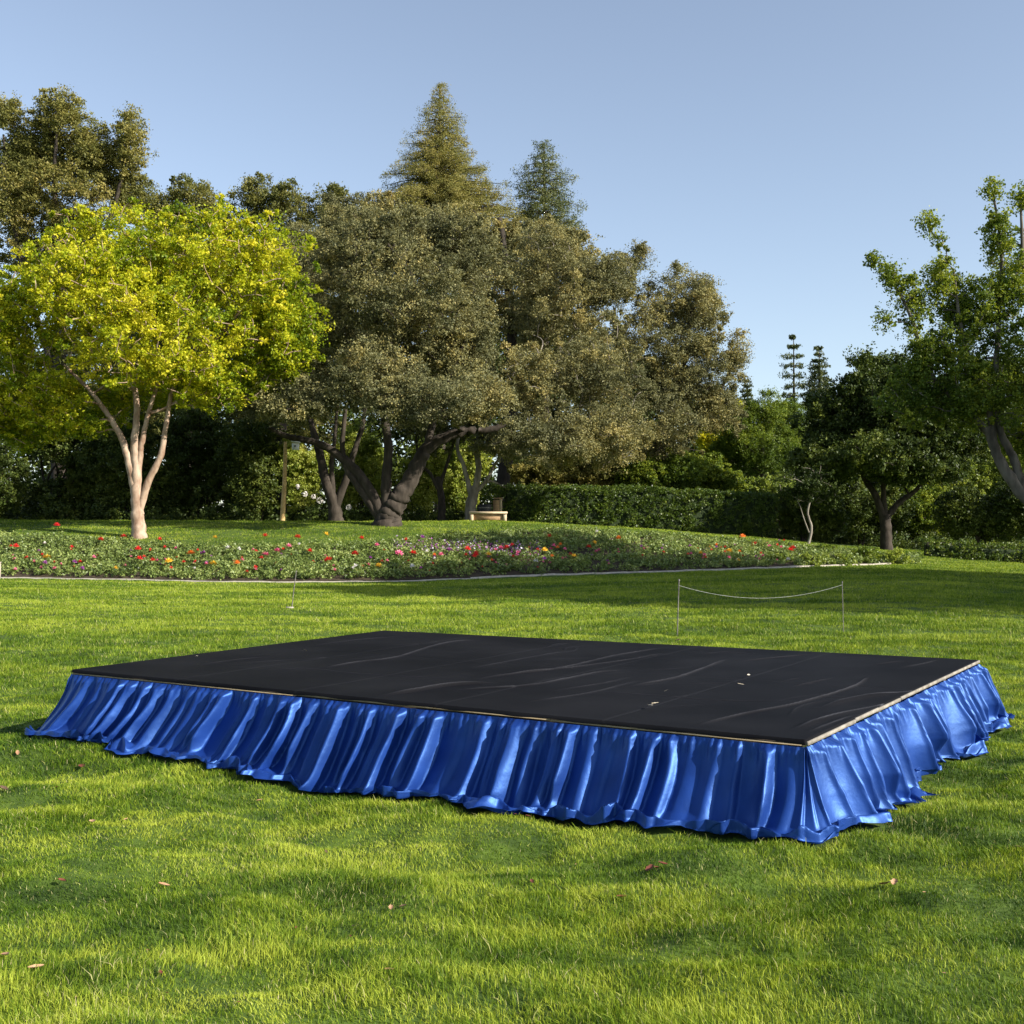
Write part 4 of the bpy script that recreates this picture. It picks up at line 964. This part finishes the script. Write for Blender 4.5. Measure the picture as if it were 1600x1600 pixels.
for sx in (-1, 1):
    mb = MB(); mb.box((g[0] + sx * (Wb / 2 - .12), g[1], g[2] + .155), (.16, .42, .36), 0, bev=.015); mb.build('leg', M_stone, root)
g = on(777, 53.4); root = empty('pillar', g, 'short brown pillar with pale right side standing under the hedge end', 'pillar'); kk = g[1] / F_PX
mb = MB(); mb.box((g[0] - .05, g[1], g[2] + .52), (10 * kk, .30, 1.06), 0, bev=.02); mb.build('shaft', M_brick, root)
mb = MB(); mb.box((g[0] + .17, g[1], g[2] + .55), (.11, .30, 1.12), 0, bev=.02); mb.build('side_panel', M_stone, root)
mb = MB(); mb.box((g[0] + .03, g[1], g[2] + 1.13), (.44, .36, .06), 0, bev=.015); mb.build('cap', M_brick, root)
g = on(757, 53.0); root = empty('bin', g, 'dark barrel-like bin with pale rim mark half hidden behind the bench', 'bin')
mb = MB(); mb.tube([g + [0, 0, -.02], g + [0, 0, .3], g + [0, 0, .78], g + [0, 0, .84]], [.26, .31, .33, .30], 20); mb.build('barrel', M_bin, root, smooth=False)
mb = MB(); mb.tube([g + [0, 0, .66], g + [0, 0, .70]], [.345, .345], 20); mb.build('rim', M_steel, root)
g = on(441, 50.5); tp = P(446, 690, 50.5); root = empty('pole', g, 'tan wooden pole leaning under the oaks left of the bird box', 'pole')
mb = MB(); mb.tube(catmull([g + [0, 0, -.1], (g + tp) / 2 + [.03, 0, 0], tp], 6), [.12, .075], 10); mb.build('shaft', M_pole, root, smooth=True)
c = P(462, 698, 50.3); root = empty('bird_box', c - [0, 0, .22], 'white bird box hanging from a low oak limb', 'bird box')
mb = MB(); mb.box(c, (.32, .28, .30), .15, bev=.01); bx_ = mb.build('box', M_white, root)
mb = MB(); mb.box(c + [0, 0, .22], (.42, .38, .05), .15, bev=.008, tilt=[[.98, 0, .17], [0, 1, 0], [-.17, 0, .98]]); mb.build('roof', M_white, root)
mb = MB(); mb.tube([c + [0, -.143, .02], c + [0, -.150, .02]], [.045, .045], 14); mb.build('entrance_hole', M_bin, root).parent = bx_
mb = MB(); mb.tube([c + [0, 0, .22], c + [0, 0, .62]], [.008, .008], 6); mb.build('hanger', M_steel, root)

# ------------------------------------------------------------------ the flower bed
def bed_cover():
    N = 6500; px = R.uniform(-380, 1435, N); f = R.random(N) * (bed_back(px) - .25) + .25; Y = kerb_d(px) + f; X = (px - 800) / F_PX * Y
    hh = .10 + .22 * vn(X / .7, Y / .6, 61)
    dens = vn(X / .9, Y / .7, 62); ok = dens > .03; X, Y, hh = X[ok], Y[ok], hh[ok]
    C = np.stack([X, Y, gz(X, Y) + hh * .7], 1)
    ct = np.clip(.28 + .4 * vn(X / .8, Y / .5, 63) + R.normal(0, .1, len(C)), 0, 1)
    V, F, T = clump_leaves(C, .12 + .4 * hh, 30, .085, .75, ct, subs=5, up=.7)
    tag(mesh_np('bed_plants', V, F, M_bedleaf, tint=T), 'leafy green bedding plants filling the flower bed', 'bedding plants', kind='stuff'); print('bed', len(F))
M_bedleaf = leafmat('bedding_leaf', [(0, (.05, .08, .022)), (.5, (.18, .245, .06)), (1, (.40, .45, .15))], .3, .45, .4)
bed_cover()
def petalmat(name, c1, c2): return leafmat(name, [(0, c1), (1, c2)], .25, .5, .3, (1, .8, .8))
FM = {'red': petalmat('red_petal', (.55, .012, .015), (.80, .06, .05)), 'pink': petalmat('pink_petal', (.65, .05, .20), (.85, .30, .42)), 'yellow': petalmat('yellow_petal', (.75, .42, .02), (.90, .65, .08)),
      'orange': petalmat('orange_petal', (.75, .16, .02), (.90, .30, .05)), 'purple': petalmat('purple_petal', (.22, .03, .25), (.45, .12, .45)), 'white': petalmat('white_petal', (.70, .68, .66), (.85, .84, .80))}
M_stem = noisemat('flower_stem', (.06, .11, .03), (.12, .18, .05), 10, .8, 0)
def flower_proto(col):
    o = bpy.data.objects.new(col + '_flower', None); o.empty_display_size = .1
    V = []; F = []; T = []; n = 0
    bl = MB()
    for layer, (pn, rad_, up_) in enumerate(((7, .115, .015), (6, .085, .06), (4, .05, .095))):
        for k in range(pn):
            a = 6.283 * k / pn + layer * .5; ca, sa = math.cos(a), math.sin(a); w_ = rad_ * .62
            P_ = [(.01, 0, .0), (rad_ * .55, -w_ / 2, up_ * .6), (rad_, -w_ * .25, up_), (rad_, w_ * .25, up_), (rad_ * .55, w_ / 2, up_ * .6)]
            VV = np.array([(x * ca - y * sa, x * sa + y * ca, z + .30) for x, y, z in P_]); bl.add(VV, [[0, 1, 2, 3]]); bl.add(VV, [[0, 3, 4]])
    bo = bl.build('bloom', FM[col]); me = bo.data; at = me.attributes.new('tint', 'FLOAT', 'POINT'); at.data.foreach_set('value', np.repeat(R.random(len(me.vertices) // 10 + 1), 10)[:len(me.vertices)].astype(np.float32))
    st = MB(); st.tube([(0, 0, -.03), (.01, 0, .15), (0, 0, .31)], [.008, .007, .006], 6); so_ = st.build('stem', M_stem)
    return [bo, so_]
protos = {k: flower_proto(k) for k in FM}
fcount = {}
def flower(col, px, py, s, zone):
    g = ghit(px, py + 3); o = bpy.data.objects.new(col + '_flower', None); COL.objects.link(o); o.location = tuple(g); s = s * .95; o.scale = (s, s, min(s * 1.2, 1.15)); o.rotation_euler = (R.normal(0, .12) + .25, R.normal(0, .15), R.random() * 6.28); o.empty_display_size = .1
    tag(o, '%s flower %s' % (col, zone[0]), 'flower', '%s flowers %s' % (col, zone[1]))
    for c in protos[col]:
        d = c.copy(); COL.objects.link(d); d.parent = o
ZL = ('in the sunny bed in front of the yellow tree', 'in the left part of the bed')
ZM = ('in the middle of the bed in front of the oaks', 'in the middle part of the bed')
ZR = ('in the shaded bed in front of the hedge', 'in the shaded right part of the bed')
for px, py, col, s in [(23, 865, 'red', 1.1), (88, 831, 'red', 1.2), (155, 855, 'red', 1.2), (115, 866, 'red', .9), (193, 850, 'red', 1.2), (215, 869, 'red', 1.1), (214, 886, 'red', 1.3), (241, 889, 'red', 1.1), (245, 855, 'red', 1.2), (73, 883, 'yellow', 1.3),
                       (266, 889, 'yellow', 1.3), (300, 877, 'orange', 1.5), (331, 893, 'yellow', 1.3), (370, 893, 'orange', 1.1), (363, 868, 'white', 1.2), (334, 850, 'yellow', .9), (68, 858, 'white', .8), (145, 880, 'pink', .8), (180, 898, 'yellow', .8)]:
    flower(col, px, py, s, ZL)
for px, py, col, s in [(415, 850, 'red', 1.3), (463, 851, 'red', 1.3), (410, 879, 'pink', 1.4), (404, 883, 'red', .9), (432, 873, 'pink', 1.2), (480, 874, 'red', 1.2), (519, 886, 'red', 1.6), (555, 877, 'red', 1.3), (562, 853, 'red', 1.1), (619, 874, 'pink', 1.4), (643, 877, 'red', 1.6),
                       (502, 845, 'yellow', 1.2), (590, 897, 'yellow', 1.2), (648, 898, 'white', 1.0), (659, 852, 'purple', 1.2), (640, 855, 'red', 1.0), (699, 872, 'purple', 1.5), (727, 869, 'red', 1.2), (748, 877, 'red', 1.3), (760, 879, 'yellow', 1.2), (745, 878, 'red', .9), (450, 866, 'pink', 1.1), (470, 862, 'white', .9),
                       (590, 862, 'pink', .9), (530, 860, 'white', .7), (690, 880, 'pink', 1.1)]:
    flower(col, px, py, s, ZM)
for px, py, col, s in [(858, 850, 'red', 1.3), (862, 865, 'pink', 1.1), (805, 864, 'red', 1.2), (796, 867, 'red', 1.2), (849, 871, 'yellow', 1.2), (896, 882, 'yellow', 1.3), (918, 867, 'red', 1.3), (921, 858, 'yellow', 1.1), (968, 850, 'orange', 1.0), (1096, 876, 'yellow', 1.0), (1136, 871, 'yellow', 1.3), (1160, 847, 'orange', 1.4),
                       (1184, 860, 'red', 1.5), (1232, 870, 'red', 1.5), (1238, 866, 'red', 1.2), (1150, 883, 'yellow', .8), (936, 838, 'white', .8), (782, 868, 'pink', 1.0), (880, 863, 'orange', 1.0), (835, 888, 'white', .9), (872, 864, 'orange', .8), (1205, 862, 'pink', .9), (1234, 884, 'white', .9), (1148, 880, 'white', .6)]:
    flower(col, px, py, s, ZR)
rf = random.Random(4)
for i in range(195):
    px = rf.uniform(10, 1250); f_ = rf.random() ** .8; py = float(np.interp(px, KP, KPY)) - 8 - f_ * (38 if px < 700 else 30)
    col = rf.choice(['red', 'red', 'pink', 'pink', 'pink', 'purple', 'white', 'orange', 'purple', 'red'])
    flower(col, px, py, rf.uniform(.45, .85), ZL if px < 400 else (ZM if px < 770 else ZR))
for k in protos:
    for c in protos[k]: bpy.data.objects.remove(c)
# massed small purple and lilac flowers
def lilac():
    N = 900; px = R.uniform(615, 850, N); py = R.normal(863, 5.0, N) + (px - 700) * .03
    C = np.array([ghit(a, b_, 35, 60) for a, b_ in zip(px, py)]) + [0, 0, .22]
    C = C + R.normal(0, .06, C.shape); V, F = leafgeo(C, .075, .6, .9)
    tag(mesh_np('small_purple_flowers', V, F, M_lilac, tint=np.repeat(R.random(N), 4)), 'drift of tiny purple and lilac flowers in the middle of the bed', 'flowers', kind='stuff')
M_lilac = leafmat('lilac_petal', [(0, (.16, .03, .16)), (.4, (.30, .10, .28)), (.8, (.42, .36, .52)), (1, (.60, .58, .62))], .2, .5, .3)
lilac()
for px, py, col, zz in ((477, 772, 'white', 1.2), (500, 782, 'white', 1.5), (465, 760, 'white', .9), (545, 793, 'white', 1.2), (490, 776, 'white', 1.0)):
    c = P(px, py, 53.4); V = []; C = c + unit(60) * .10 * zz; VV, FF = leafgeo(C, .07, .5, .9)
    tag(mesh_np('flower_head', VV, FF, FM['white'], tint=np.repeat(R.random(60), 4)), 'round creamy flower head on the shrubs beside the slim dark oak', 'flower', 'cream flower heads on the shrubs under the oaks')
